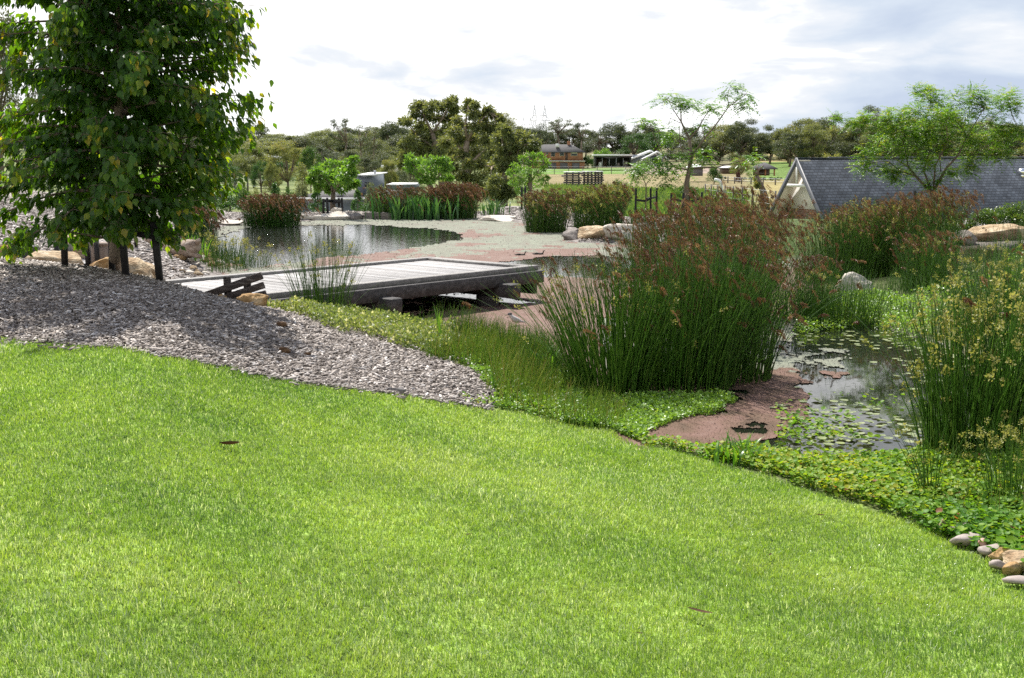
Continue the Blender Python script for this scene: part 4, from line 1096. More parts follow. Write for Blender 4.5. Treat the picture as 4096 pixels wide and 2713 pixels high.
# boardwalk
def boardwalk():
    a = gd(32, 14.5); 
    root = empty('boardwalk', (a[0], a[1], 0), 'short pale plank boardwalk at the left edge behind the mulch', 'boardwalk')
    c = on(45, 261, .62); c2 = on(8, 251, .72)
    for (cx, cy, z, n, a0, mat) in ((c[0], c[1], .585, 11, -.55, 'deck_x'), (c2[0] - .25, c2[1], .66, 9, -.2, 'deck_x')):
        mb = MB(); Rm = rotz(a0)
        for i in range(n):
            o = Rm @ np.array([(i - n / 2) * .1, 0, 0])
            mb.box(np.array([cx, cy, z]) + o - np.array([a[0], a[1], 0]), (.092, .75, .04), Rm, rng.random(), .004)
        mb.build('deck_boards', M[mat], root)
    mb = MB(); p = at(26.5, 258, 13.6); mb.box(np.array([p[0], p[1], p[2] - .02]) - np.array([a[0], a[1], 0]), (.24, .2, .32), None, .5, .02); mb.build('end_post', M['beam'], root)
boardwalk()
# driftwood
def driftwood():
    P = [at(150, 243, 21), at(163, 246, 20.6), at(176, 249.5, 20.3), at(188, 249, 20), at(196, 246, 19.8)]
    for p in P: p[2] = max(p[2], hz1(p[0], p[1]) + .05)
    root = empty('driftwood_log', P[2], 'long bleached driftwood log lying on the left shore', 'log')
    o = P[2]
    mb = MB(); mb.tube(np.array(P) - o, [.10, .13, .12, .16, .10], 9); mb.build('trunk', M['drift'], root)
    for a, b, c in (((176, 250), (190, 253), (201, 257)), ((192, 248), (197, 243), (199, 240)), ((160, 244), (152, 241), (146, 238.5))):
        mb = MB(); q = [at(*a, 20.1), at(*b, 19.9), at(*c, 19.7)]
        mb.tube(np.array(q) - o, [.09, .06, .03], 7); mb.build('branch', M['drift'], root)
driftwood()

# ties between stakes and trees
def tie(pts, label, name='tree_tie', w=.05):
    """a webbing strap through the points (px,py,D)"""
    P = [at(*p) for p in pts]
    mb = MB()
    for a, b in zip(P[:-1], P[1:]): mb.beam(a, b, .012, w, bev=.002)
    o = mb.build(name, M['tie'], org=(P[0] + P[-1]) / 2); tag(o, label, 'tree tie', 'webbing ties on staked trees')
tie([(114, 229, 11.05), (125, 233, 10.75)], 'short black webbing tie round the big tree\'s trunk')
tie([(119, 229, 10.9), (138, 234, 10.85), (155, 237, 10.8)], 'long black webbing tie from the big tree to its right stake')

# ================================================================== RUSHES
def rushes(name, label, D, px, py, rx, ry, n, h, spread=.28, brown=.4, yellow=0., lean=(0, 0), seed=0, rad=.0026, droop=.10, mat='reed', group='rush clumps', hvar=.2, tints=(0, 1), edge=0, cat='rush clump', headscale=1.0, z=None, fan=0):
    g = np.random.default_rng(seed + 1000)
    c = gd(px, D) if py is None else on(px, py, 0)
    zb = hz1(c[0], c[1])
    org = np.array([c[0], c[1], max(zb, -.03)])
    root = empty(name, org, label, cat, group)
    a = g.random(n) * 2 * math.pi; q = np.sqrt(g.random(n))
    bx, by = np.cos(a) * q * rx, np.sin(a) * q * ry
    zz = np.clip(hz(c[0] + bx, c[1] + by), -.08, 1.5) - org[2]
    hh = h * np.clip(1 - hvar * np.abs(g.normal(0, 1, n)) - .12 * q ** 2, .25, 1.12)
    ox, oy = bx / max(rx, 1e-3), by / max(ry, 1e-3)
    lx = ox * spread * (.4 + .8 * g.random(n)) + g.normal(0, .10, n) + lean[0]
    ly = oy * spread * (.4 + .8 * g.random(n)) + g.normal(0, .10, n) + lean[1]
    st = g.random(n) < .08; lx[st] *= 2.2; ly[st] *= 2.2                    # a few fall well outwards
    S = 7; s = np.linspace(0, 1, S)
    e = 1.25 + .5 * g.random(n)
    bend = s[None] ** e[:, None]
    dz = s[None] * hh[:, None] * (1 - .5 * droop * bend * (lx ** 2 + ly ** 2)[:, None] * 4)
    k = np.sqrt(np.maximum(1 - .35 * np.minimum(lx ** 2 + ly ** 2, 1.6), .2))[:, None]
    P = np.stack([bx[:, None] + lx[:, None] * bend * hh[:, None], by[:, None] + ly[:, None] * bend * hh[:, None], zz[:, None] + dz * k], -1)
    t = np.clip(tints[0] + (tints[1] - tints[0]) * g.beta(1.6, 2.6, n), 0, 1)
    mb = MB(); rr = rad * (1.1 - .75 * s)[None] * (.7 + .6 * g.random(n))[:, None]
    mb.tubes(P, rr, 3, t)
    mb.build('stems', M[mat], root)
    def at_s(idx, sv):
        f = sv * (S - 1); i0 = np.clip(f.astype(int), 0, S - 2); w = (f - i0)[:, None]
        return P[idx, i0] * (1 - w) + P[idx, i0 + 1] * w
    if brown > 0:
        idx = np.where(g.random(n) < brown)[0]; m = 42
        idm = np.repeat(idx, m)
        sv = 1 - np.abs(g.normal(0, .035, len(idm))) * 1.2
        B = at_s(idm, np.clip(sv, 0, 1))
        # one sided tassels: a thin arching axis hung with narrow spikelets
        nh = len(idx)
        wd = np.stack([.75 + g.normal(0, .45, nh), -.1 + g.normal(0, .5, nh), .15 + g.normal(0, .25, nh)], -1); wd /= np.linalg.norm(wd, axis=1)[:, None]
        ln = headscale * (.06 + .07 * g.random(nh))
        u = g.random((nh, m)) ** .8
        ax = wd[:, None] * (ln[:, None] * u)[..., None] * .75; ax[..., 2] -= ln[:, None] * u ** 2 * (.35 + .8 * g.random((nh, 1)))
        B = np.repeat(P[idx, -1], m, 0) + ax.reshape(-1, 3) - (P[idm, -1] - P[idm, -2]) * (.12 * g.random(len(idm)))[:, None]
        T = rdir(len(idm), g) * .6 + np.repeat(wd, m, 0) * .5 + np.array([0, 0, -.9])
        L = headscale * (.018 + .022 * g.random(len(idm)))
        mb = MB(); tt = np.clip(np.repeat(g.random(nh), m) * .65 + .35 * g.random(len(idm)), 0, 1)
        mb.leaves(B, T, rdir(len(idm), g), L, L * .17 + .0012 * headscale, tt, 'fold')
        mb.build('seed_heads', M['reed_brown'], root)
    if yellow > 0:
        idx = np.where(g.random(n) < yellow)[0]; m = 20
        idm = np.repeat(idx, m)
        s0 = np.repeat(1 - .16 * g.random(len(idx)), m)
        C = at_s(idm, np.clip(s0 - .05 * g.random(len(idm)), 0, 1))
        off = rdir(len(idm), g) * (headscale * .026 * g.random(len(idm)) ** .5)[:, None] + np.repeat(g.normal(0, .012, (len(idx), 3)), m, 0)
        L = headscale * (.010 + .011 * g.random(len(idm)))
        mb = MB(); mb.leaves(C + off, rdir(len(idm), g), rdir(len(idm), g), L, L * .75, np.clip(np.repeat(g.random(len(idx)), m) * .7 + .3 * g.random(len(idm)), 0, 1), 'fold')
        mb.build('flower_heads', M['reed_yellow'], root)
    return root
ru = rushes
# the great mass in the middle
ru('rush_clump', 'tall green rush clump with yellow green flowers at the left of the great brown mass', 9.4, 607, 394, .32, .28, 400, 1.20, .46, .06, .13, (-.10, 0), 1, group='rushes in the middle of the picture', rad=.0042, tints=(.2, 1))
ru('rush_clump', 'front rush clump of the great brown mass with hanging red brown tassels', 9.8, 672, 386, .50, .38, 750, 1.34, .28, .2, .02, (.04, 0), 2, rad=.004, group='rushes in the middle of the picture')
ru('rush_clump', 'right hand rush clump of the great brown mass leaning over the pool', 10.6, 724, 377, .38, .40, 560, 1.38, .27, .32, .0, (.04, -.02), 3, rad=.004, group='rushes in the middle of the picture')
ru('rush_clump', 'rear rush clump of the great mass, thick with brown seed heads', 12.2, 696, 340, .68, .5, 1300, 1.54, .2, .42, .0, (.05, 0), 4, group='rushes in the middle of the picture')
ru('rush_clump', 'rearmost tall rush clump topping the great brown mass', 14.0, 724, 318, .5, .5, 900, 1.66, .16, .46, .0, (.04, 0), 5, group='rushes in the middle of the picture')
ru('rush_clump', 'rear left rush clump of the great mass above the rocky point', 14.5, 672, 312, .5, .5, 650, 1.24, .2, .36, .02, (.0, 0), 6, group='rushes in the middle of the picture')
# right foreground
ru('rush_clump', 'nearest dark green rush clump with pale yellow flower heads at the right', 7.1, 968, 462, .27, .26, 330, 1.14, .27, .0, .34, (.0, 0), 11, rad=.0046, tints=(.1, .9), headscale=1.3, group='rushes on the right', hvar=.24)
ru('rush_clump', 'rush clump with pale yellow flower heads cut by the right edge', 7.5, 1030, 452, .34, .3, 360, 1.24, .26, .02, .38, (0, 0), 12, rad=.0046, tints=(.1, .9), headscale=1.3, group='rushes on the right')
ru('rush_clump', 'small loose rush clump with brownish flowers low at the right edge', 6.0, 1012, 515, .16, .14, 110, .50, .55, .0, .7, (0, 0), 13, rad=.0022, group='rushes on the right', headscale=.7)
ru('rush_tuft', 'thin upright rush tuft rising from the pennywort below the right clump', 6.0, 930, 512, .05, .05, 26, .55, .4, 0, .1, (0, 0), 14, group='rushes on the right', cat='rush tuft')
# behind the right hand pool
ru('rush_clump', 'green rush clump with yellow heads left of the slate roof gable\'s foot', 17.5, 838, 282, .55, .5, 700, 1.16, .2, .28, .10, (.03, 0), 21, rad=.003, group='rushes behind the right hand pool')
ru('rush_clump', 'rush clump with many yellow flower heads before the slate roof', 17.3, 862, 279, .55, .5, 750, 1.26, .2, .14, .34, (.02, 0), 22, rad=.003, group='rushes behind the right hand pool')
ru('rush_clump', 'reddish brown rush clump below the bright green tree at the right', 17.0, 915, 282, .6, .5, 950, 1.28, .2, .55, .10, (.03, 0), 23, group='rushes behind the right hand pool')
ru('rush_clump', 'olive rush clump filling the gap behind the gable\'s rushes', 20.5, 885, 264, .7, .5, 900, 1.05, .2, .4, .1, (.0, 0), 28, rad=.003, group='rushes behind the right hand pool')
ru('rush_clump', 'low dark reddish rush clump right of the white pointed rock', 15.2, 925, 300, .3, .3, 420, .80, .3, .25, .05, (.0, 0), 24, group='rushes behind the right hand pool', tints=(.1, .9))
ru('rush_clump', 'low green rush clump standing in the channel left of the white rock', 14.2, 803, 320, .35, .3, 380, .78, .3, .12, .06, (.0, 0), 25, group='rushes behind the right hand pool')
ru('rush_clump', 'leafy green rush clump at the back of the right hand pool', 13.2, 838, 326, .45, .25, 520, .55, .3, .0, .0, (.0, 0), 26, group='rushes behind the right hand pool')
ru('rush_clump', 'fresh green rush clump behind the nearest right hand clump', 12.0, 1005, 340, .5, .4, 600, .92, .3, .03, .25, (.0, 0), 27, group='rushes behind the right hand pool')
# far shore
ru('rush_clump', 'big dark brown rush clump on the far left bank of the pond', 31.5, 272, 226, .70, .55, 900, .95, .26, .42, 0, (.02, 0), 31, rad=.005, group='rushes on the far shore', headscale=1.6, hvar=.24, tints=(0, .5))
ru('rush_clump', 'rush clump with brown tops behind the green flag leaves on the far bank', 34.6, 402, 218.5, .9, .4, 800, .95, .24, .34, 0, (.02, 0), 32, rad=.005, group='rushes on the far shore', headscale=1.6, hvar=.24)
ru('rush_clump', 'rusty brown rush clump on the far bank below the big gums', 34.5, 455, 218.5, .60, .45, 850, 1.04, .22, .55, 0, (.02, 0), 33, rad=.005, group='rushes on the far shore', headscale=1.7, hvar=.22)
ru('rush_clump', 'brown and green rush clump at the left of the rocky point', 28.6, 546, 232, .48, .45, 700, 1.14, .22, .36, .10, (.02, 0), 34, rad=.0045, group='rushes on the far shore', headscale=1.5, hvar=.22)
ru('rush_clump', 'rush clump with yellow green heads behind the rocky point', 27.3, 598, 234, .58, .5, 800, 1.14, .22, .22, .34, (.02, 0), 35, rad=.0042, group='rushes on the far shore', headscale=1.5, hvar=.24)
ru('rush_clump', 'dark rush clump at the left bank below the maple\'s leaves', 23.5, 196, 244, .42, .4, 600, .80, .2, .4, .0, (.02, 0), 36, rad=.004, group='rushes on the far shore', headscale=1.5, tints=(0, .6))
# by the jetty
ru('rush_tuft', 'open tuft of tall green rushes with yellow flowers in front of the jetty', 12.0, 322, None, .26, .18, 200, .92, .42, .0, .16, (.0, 0), 41, rad=.003, group='rushes by the jetty', hvar=.3, cat='rush tuft')
ru('rush_tuft', 'loose rush tuft in the water left of the jetty', 18.6, 240, 268, .55, .3, 170, .62, .3, .0, .35, (.0, 0), 42, rad=.003, group='rushes by the jetty', headscale=1.2, hvar=.3, cat='rush tuft')
ru('rush_tuft', 'short dense rush tuft at the shore left of the jetty', 20.5, 217, 258, .5, .3, 260, .55, .3, .0, .15, (.0, 0), 43, rad=.003, group='rushes by the jetty', headscale=1.2, hvar=.3, cat='rush tuft')
# grey green low grassy tufts at mound
ru('rush_tuft', 'dry grassy tuft at the foot of the three stakes', 27.8, 640, None, .3, .2, 160, .35, .5, .1, 0, (0, 0), 44, rad=.004, cat='rush tuft', group='rushes on the far shore', tints=(.5, 1))

def strappy(label, px, py, D, n, L, W, seed, mat='strap', spread=.9, rx=.06, lean=(0, 0), name='strap_plant', base=None, upright=.9, group=None, ry=None):
    g = np.random.default_rng(seed)
    c = gp(px, py, 3, 60) if D is None else gd(px, D)
    if base is not None: c[2] = base
    mb = MB(); S = 6; s = np.linspace(0, 1, S)
    a = g.random(n) * 2 * math.pi; sp = spread * (.3 + .7 * g.random(n))
    Ln = L * (.55 + .5 * g.random(n))
    bx, by = g.normal(0, rx, n), g.normal(0, ry or rx, n)
    r = np.sin(sp[:, None] * s ** 1.3) * 1.0
    # arch out and over
    ang = sp[:, None] * (.3 + 1.25 * s[None] ** 1.5)
    dx = np.cumsum(np.sin(ang), 1) / S; dzv = np.cumsum(np.cos(ang), 1) / S
    P = np.stack([bx[:, None] + np.cos(a)[:, None] * dx * Ln[:, None] + lean[0] * s * Ln[:, None], by[:, None] + np.sin(a)[:, None] * dx * Ln[:, None] + lean[1] * s * Ln[:, None], dzv * Ln[:, None] * upright], -1)
    P[:, 0, 2] = -.02
    w = W * (.7 + .6 * g.random(n))[:, None] * np.array([.6, .95, 1, .85, .55, .08])[None] / 2
    side = np.stack([-np.sin(a), np.cos(a), 0 * a], -1)
    V = np.stack([P - side[:, None] * w[:, :, None], P + side[:, None] * w[:, :, None]], 2).reshape(-1, 3)
    b = (np.arange(n) * S * 2)[:, None] + (np.arange(S - 1) * 2)[None]
    q = np.stack([b, b + 1, b + 3, b + 2], -1).reshape(-1, 4)
    mb.add(V, q, None, np.repeat(g.random(n), S * 2))
    o = mb.build(name, M[mat]); o.location = Vector([float(x) for x in c])
    return tag(o, label, 'plant', group)
strappy('bright strap leaved plant at the end of the mulch beside the great rush mass', 548, 372, None, 46, .30, .014, 1)
strappy('bright strap leaved plant between lawn and right hand pool', 737, 463, None, 60, .24, .012, 2, spread=1.2, rx=.08)
strappy('green grassy tuft beside the mulch end', 505, 392, None, 26, .2, .007, 3, spread=.9)
strappy('broad leaved green flags on the far bank between two brown rush clumps', 420, None, 34.2, 260, .85, .055, 4, 'cat', .55, .55, name='flag_clump', base=0, ry=.25)
strappy('grey green spiky tuft right of the rusty clump on the far bank', 492, None, 35.2, 70, .62, .03, 5, 'cat', .9, .18, name='flag_clump')
strappy('light green flag leaved clump on the left shore beside the driftwood', 188, None, 20.6, 60, .5, .025, 6, 'strap', .6, .18, name='flag_clump')
strappy('tall bending flag leaf at the edge of the near shore before the jetty', 440, 346, None, 7, .42, .012, 8, 'strap', .5, .05)
# a few long single blades that cross the big clump
for i, (pts, D) in enumerate(((((602, 398), (598, 320), (600, 300)), 9.0), )):
    pass
# ================================================================== TREES
def leaf_cloud(mb, C, r, n, L, W, g, flat=.75, up=.5, droop=0., kind='fold', tlo=0., thi=1., tip=.25, shell=.45):
    """leaves through a ball of radius r: uneven, denser towards twig ends"""
    d = rdir(n, g); q = r * (shell + (1 - shell) * g.random(n)) * g.random(n) ** .33
    off = d * q[:, None]; off[:, 2] *= flat
    N = rdir(n, g); N[:, 2] += up
    T = d * .8 + rdir(n, g) * .8; T[:, 2] -= droop
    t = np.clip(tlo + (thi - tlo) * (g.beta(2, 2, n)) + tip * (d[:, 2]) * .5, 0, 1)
    s = .7 + .6 * g.random(n)
    mb.leaves(C + off, T, N, L * s, W * s, t, kind)

def sprays(mb, C, r, n, L, W, g, flat=.75, droop=.3, tlo=0., thi=1., pairs=6):
    """compound leaves: each a thin arching axis with leaflets in pairs"""
    d = rdir(n, g); B = C + d * (r * g.random(n) ** .5)[:, None] * np.array([1, 1, flat])
    ax = d * .6 + rdir(n, g) * .8; ax[:, 2] = ax[:, 2] * .5 + .05; ax /= np.linalg.norm(ax, axis=1)[:, None]
    sd = np.cross(ax, [0, 0, 1.]); sd /= np.linalg.norm(sd, axis=1)[:, None] + 1e-6
    AL = L * 3.4 * (.7 + .6 * g.random(n)); t0 = tlo + (thi - tlo) * np.clip(g.beta(2, 2, n) + .15 * d[:, 2], 0, 1)
    for k in range(pairs):
        s = (k + .6) / pairs
        P = B + ax * (AL * s)[:, None]; P[:, 2] -= AL * droop * s ** 2
        for sg in (-1, 1):
            T = sd * sg + ax * .55 + rdir(n, g) * .25; T[:, 2] -= droop * (.6 + s)
            N = rdir(n, g) * .5; N[:, 2] += 1
            q = L * (1 - .35 * s) * (.8 + .4 * g.random(n))
            mb.leaves(P, T, N, q, W * q / L, np.clip(t0 + g.normal(0, .08, n), 0, 1), 'fold')

def px_tree(name, label, cat, D, trunk, limbs, clumps, mat, L, W, per, seed=0, group=None, bark='bark', jit=1.0, flat=.75, kind='fold', droop=.1, up=.5, tr=(0, 1), cmap=lambda x, y: (x, y), cscale=1.0, dens=1.0, twig=.012, base=True, shell=.35):
    """tree whose limbs and leaf masses are read off the photograph and given their own depth"""
    g = np.random.default_rng(seed)
    b = gd(cmap(*trunk[0][:2])[0], D)
    root = empty(name, b, label, cat, group)
    mb = MB()
    P = []
    for (x, y, r) in trunk:
        q = at(*cmap(x, y), D); P.append((q, r))
    if base: P[0] = (np.array([P[0][0][0], D, b[2] - .05]), P[0][1]) if P[0][0][2] - b[2] < .6 else P[0]
    if base and P[0][0][2] - b[2] >= .6: P = [(np.array([P[0][0][0] + .02, D, b[2] - .05]), P[0][1] * 1.25)] + P
    pts = np.array([p for p, _ in P]); rad = [r for _, r in P]
    mb.tube(pts - b, rad, 8, g.random())
    ends = [pts[-1]]; allp = list(pts[len(pts) // 2:])
    for lm in limbs:
        n = len(lm); Q = []
        dd = g.normal(0, .35)
        for i, (x, y, r) in enumerate(lm):
            px, py = cmap(x, y)
            wpx = F / D
            Q.append(at(px, py, D + (dd * i / max(n - 1, 1)) * jit))
        Q = np.array(Q); mb.tube(Q - b, [r for _, _, r in lm], 6, g.random()); allp += list(Q[1:])
    mb2 = MB()
    A = np.array(allp)
    for (x, y, r) in clumps:
        px, py = cmap(x, y); rm = r * cscale * D / F
        # pick a depth beside a limb near it, so the crown has a body
        c0 = at(px, py, D); k = np.argmin(((A - c0)[:, [0, 2]] ** 2).sum(1))
        dep = A[k][1] + g.normal(0, rm * 1.1) * jit
        C = at(px, py, dep)
        n = max(6, int(per * dens * (.7 + .6 * g.random())))
        if kind == 'pinnate': sprays(mb2, C - b, rm, n, L, W, g, flat, droop, *tr)
        else: leaf_cloud(mb2, C - b, rm, n, L, W, g, flat, up, droop, kind, *tr, shell=shell)
        tw = np.array([A[k], (A[k] + C) / 2 + g.normal(0, rm * .15, 3), C])
        mb.tube(tw - b, [twig, twig * .7, twig * .35], 4, .4)
    mb.build('trunk', M[bark], root)
    mb2.build('crown', M[mat], root)
    return root

# ---- the big broad leaved tree on the left
def big_tree():
    g = np.random.default_rng(42)
    D = 11.0
    b = gp(115, 273, 6, 13); 
    root = empty('broadleaf_tree', b, 'big dense broad leaved tree with a single trunk on the mulch crest at the left', 'tree')
    TP = [at(115.5, 274.5, D), at(116, 250, D), at(117, 200, D), at(118.5, 150, D), at(119.5, 100, D), at(119, 40, D), at(118, -30, D), at(117, -80, D)]
    TP[0] = np.array([b[0], b[1], b[2] - .05]); 
    mb = MB(); mb.tube(np.array(TP) - b, [.072, .058, .052, .05, .045, .034, .022, .01], 12)
    T = np.array(TP)
    cr = MB(); br = MB()
    ppm = F / D
    # half width of the crown in metres against height in the picture
    prof_y = np.array([-110, -60, 0, 40, 80, 120, 160, 195, 225, 246]); prof = np.array([.6, 1.02, 1.13, 1.12, 1.1, 1.08, 1.03, .98, .84, .62])
    nb = 104
    for i in range(nb):
        py = -95 + 311 * ((i + g.random()) / nb) ** .92
        az = i * 2.39996 + g.normal(0, .25)
        w = np.interp(py, prof_y, prof) * (.82 + .24 * g.random()) * (1 - .22 * math.cos(az) * float(sstep(120, 190, py)))
        o = np.array([np.interp(py, [p for p in (-80, -30, 40, 100, 150, 200, 250, 274)], [T[7][0], T[6][0], T[5][0], T[4][0], T[3][0], T[2][0], T[1][0], T[0][0]]), D, at(116, py, D)[2]])
        o[2] -= .05
        dirv = np.array([math.cos(az), math.sin(az), 0])
        rise = .34 - .26 * sstep(60, 230, py)
        S = 7; s = np.linspace(0, 1, S)
        Pb = o + dirv * (w * s)[:, None] + np.stack([0 * s, 0 * s, w * (rise * s * 1.2 - .34 * s ** 2.2)], -1) + np.cumsum(g.normal(0, .018, (S, 3)), 0) * s[:, None]
        br.tube(Pb - b, .017 * (1 - .85 * s) * (.7 + .5 * w), 5)
        nt = int(17 * w + 6)
        for k in range(nt):
            sv = .12 + .9 * (k + g.random()) / nt
            i0 = min(int(sv * (S - 1)), S - 2); f = sv * (S - 1) - i0
            c = Pb[i0] * (1 - f) + Pb[i0 + 1] * f
            tw = rdir(1, g)[0]; tw[2] = tw[2] * .5 + .05
            e = c + (tw + dirv * .5) * (.10 + .14 * g.random()) * (1 - .45 * float(sstep(.85, 1, sv)))
            if sv > .8 or g.random() < .4: br.tube(np.array([c, (c + e) / 2 + [0, 0, .015], e]) - b, [.004, .003, .0015], 3)
            n = int(8 + 6 * g.random())
            Pl = c + (e - c) * g.random((n, 1)) + g.normal(0, .035, (n, 3)) + np.array([0, 0, -.02])
            out = (Pl - o) * np.array([1, 1, .3]); out /= np.linalg.norm(out, axis=1)[:, None] + 1e-6
            Tl = out * .45 + rdir(n, g) * .45 + np.array([0, 0, -.8])
            Nl = out * .5 + rdir(n, g) * .55 + np.array([0, 0, .55])
            Ln = .058 + .034 * g.random(n)
            young = sstep(.62, 1.0, sv) * .55  # outer leaves tinted yellower: backlight at the crown's rim put into the colour
            t = np.clip(.1 + .38 * g.random(n) + young * g.random(n) * 1.25, 0, 1)
            cr.leaves(Pl - b, Tl, Nl, Ln, Ln * (.58 + .16 * g.random(n)), t, 'ovate')
    # the long branch that reaches out to the right
    for (ax, ay, bx, by, dz) in ((190, 95, 262, 96, .05), (185, 120, 262, 118, -.1), (200, 60, 240, 42, .2), (180, 170, 232, 172, 0), (190, 150, 225, 158, .2), (30, 225, 10, 246, .1), (200, 20, 232, 8, .1), (185, 195, 215, 178, -.2), (200, 135, 250, 134, .1)):
        A0 = at(117, ay + 15, D); A1 = at(ax, ay, D + dz); A2 = at(bx, by, D + dz)
        s = np.linspace(0, 1, 8)[:, None]
        Pb = np.where(s < .5, A0 + (A1 - A0) * s * 2, A1 + (A2 - A1) * (s - .5) * 2)
        br.tube(Pb - b, .012 * (1 - .85 * s[:, 0]), 5)
        n = 130
        sv = .45 + .58 * g.random(n)
        Pl = A1 + (A2 - A1) * ((sv - .5) * 2)[:, None] + g.normal(0, .055, (n, 3)) - np.array([0, 0, .03])
        Tl = rdir(n, g) * .5 + np.array([.3, 0, -.8]); Nl = rdir(n, g) * .6 + np.array([0, -.2, .6])
        Ln = .055 + .03 * g.random(n)
        cr.leaves(Pl - b, Tl, Nl, Ln, Ln * .62, np.clip(.25 + .45 * g.random(n) + .45 * sstep(.85, 1.03, sv) * g.random(n), 0, 1), 'ovate')  # branch ends tinted yellower too, as painted backlight
    mb.build('trunk', M['bark_pale'], root, smooth=True)
    br.build('branches', M['bark'], root); cr.build('crown', M['maple'], root)
big_tree()

# ---- right hand bright green tree
m3 = lambda x, y: (850 + .0957 * x, 75 + .0957 * y)
CL = [(730,160,60),(800,230,70),(900,300,90),(960,330,90),(1250,200,70),(1330,170,50),(1180,290,90),(1400,300,100),(1550,260,90),(1650,230,70),(1700,290,50),(1530,400,90),(1300,420,120),(1100,450,120),(1000,520,120),(650,380,70),(560,400,50),(420,420,60),(420,520,110),(580,540,110),(720,520,100),(850,560,110),(300,560,80),(120,450,60),(30,500,40),(220,460,60),(300,680,90),(450,660,110),(620,680,120),(780,700,110),(900,650,110),(1010,620,90),(1250,600,90),(1450,560,100),(1580,560,80),(1600,650,80),(1760,560,60),(1800,600,60),(180,840,80),(120,960,60),(250,950,70),(420,950,60),(470,1060,50),(600,1050,60),(500,800,100),(680,860,100),(790,940,60),(840,820,80),(1250,780,90),(1400,780,70),(1550,800,70),(1640,850,60),(1220,900,70),(1270,960,50),(1050,1010,50),(870,1100,40),(1180,520,90),(1000,420,90),(1390,680,70),(540,620,90),(700,620,90),(850,430,70),(960,750,70)]
CL += [(x + dx, y + dy, r * .8) for (x, y, r), dx, dy in zip(CL, np.random.default_rng(1).normal(0, 60, len(CL)), np.random.default_rng(2).normal(0, 45, len(CL)))]
px_tree('staked_tree', 'bright green airy tree with forked trunk in front of the slate roof', 'tree', 21.0,
    [(870, 1330, 0.0396), (860, 1240, 0.036)],
    [[(860, 1240, 0.0274), (690, 1060, 0.0216), (610, 960, 0.0173), (480, 880, 0.0108), (300, 700, 0.0058)], [(690, 1060, 0.0115), (520, 1000, 0.0086), (400, 900, 0.0072), (200, 920, 0.0043)],
     [(860, 1240, 0.0259), (1000, 980, 0.0202), (1130, 840, 0.0158), (1220, 650, 0.0108), (1400, 350, 0.005)], [(860, 1240, 0.0187), (770, 1000, 0.0158), (830, 800, 0.0115), (780, 550, 0.0072), (840, 280, 0.0036)],
     [(870, 1240, 0.0173), (890, 950, 0.013), (1020, 700, 0.0094), (1000, 400, 0.005)], [(1130, 840, 0.0101), (1300, 830, 0.0072), (1500, 840, 0.0043)], [(950, 1010, 0.0101), (940, 900, 0.0072), (900, 640, 0.0043)], [(1220, 650, 0.0072), (1450, 500, 0.0058), (1650, 280, 0.0029)], [(610, 960, 0.0101), (560, 700, 0.0072), (420, 480, 0.0036)]],
    [(x, y, r * 1.35) for x, y, r in CL], 'koel', .054, .024, 30, 11, kind='pinnate', bark='bark', cmap=m3, cscale=.0957, flat=.85, droop=.15, jit=1.3, tr=(.1, 1), shell=.2, twig=.006)
for a in ((917, 247, 915, 191, 20.6, 'left stake at the bright green tree before the slate roof'), (923, 247, 921, 193, 21.5, 'second stake from the left at the bright green tree before the slate roof'), (939.5, 246, 939.5, 192, 21.5, 'stake just right of the forked trunk before the slate roof'), (946.5, 246, 946.5, 197, 20.6, 'rightmost stake at the tree before the slate roof')):
    stake(*a, w=.04)

# ---- tall airy sapling in the middle
m2 = lambda x, y: (450 + .1267 * x, 75 + .1267 * y)
CL2 = [(1680,190,55),(1740,165,40),(1800,200,48),(1880,205,48),(1930,230,45),(2000,250,45),(2100,270,40),(1990,390,48),(2210,100,42),(2290,130,42),(2340,150,38),(2250,220,40),(2310,230,42),(2335,265,25),(2170,170,25),(1520,360,32),(1590,362,22),(1730,430,48),(1760,480,30),(1700,480,25),(1960,640,75),(2010,680,55),(1900,660,60),(1800,690,60),(1720,640,55),(1750,730,55),(1830,770,45),(1740,800,35),(1720,860,20),(2330,670,52),(2390,650,35),(1860,610,40),(2000,610,50),(1680,680,40),(1840,250,30),(2050,270,30)]
px_tree('sapling', 'tall sparse sapling with bare upper limbs and a three stake support on the mound', 'tree', 27.6,
    [(1852, 1120, .065), (1868, 850, .055), (1888, 750, .05), (1905, 640, .042), (1890, 510, .034)],
    [[(1890, 510, .026), (1825, 370, .018), (1820, 260, .012), (1700, 190, .006)], [(1825, 370, .014), (1760, 270, .008), (1720, 190, .004)], [(1890, 510, .02), (1960, 420, .013), (2010, 330, .009), (2060, 260, .005)],
     [(1905, 640, .026), (2010, 500, .02), (2100, 390, .016), (2200, 250, .011), (2340, 150, .005)], [(2200, 250, .009), (2190, 160, .006), (2210, 100, .004)], [(1905, 650, .018), (1850, 640, .014), (1815, 540, .01), (1810, 400, .006)],
     [(1880, 740, .024), (1980, 730, .02), (2100, 730, .016), (2250, 690, .012), (2340, 665, .007)], [(1885, 750, .022), (1780, 730, .016), (1700, 660, .012), (1640, 540, .009), (1580, 410, .006), (1520, 355, .004)],
     [(1895, 520, .01), (1920, 400, .006), (1915, 320, .003)], [(1960, 440, .008), (1990, 340, .005)], [(1820, 380, .008), (1740, 340, .004), (1720, 310, .003)], [(2010, 500, .01), (1995, 420, .006)], [(2240, 215, .006), (2310, 240, .004)]],
    [(x, y, r * 1.1) for x, y, r in CL2], 'koel', .082, .036, 15, 12, kind='pinnate', cmap=m2, cscale=.1267, droop=.35, tr=(0, .85), jit=.8, twig=.007)
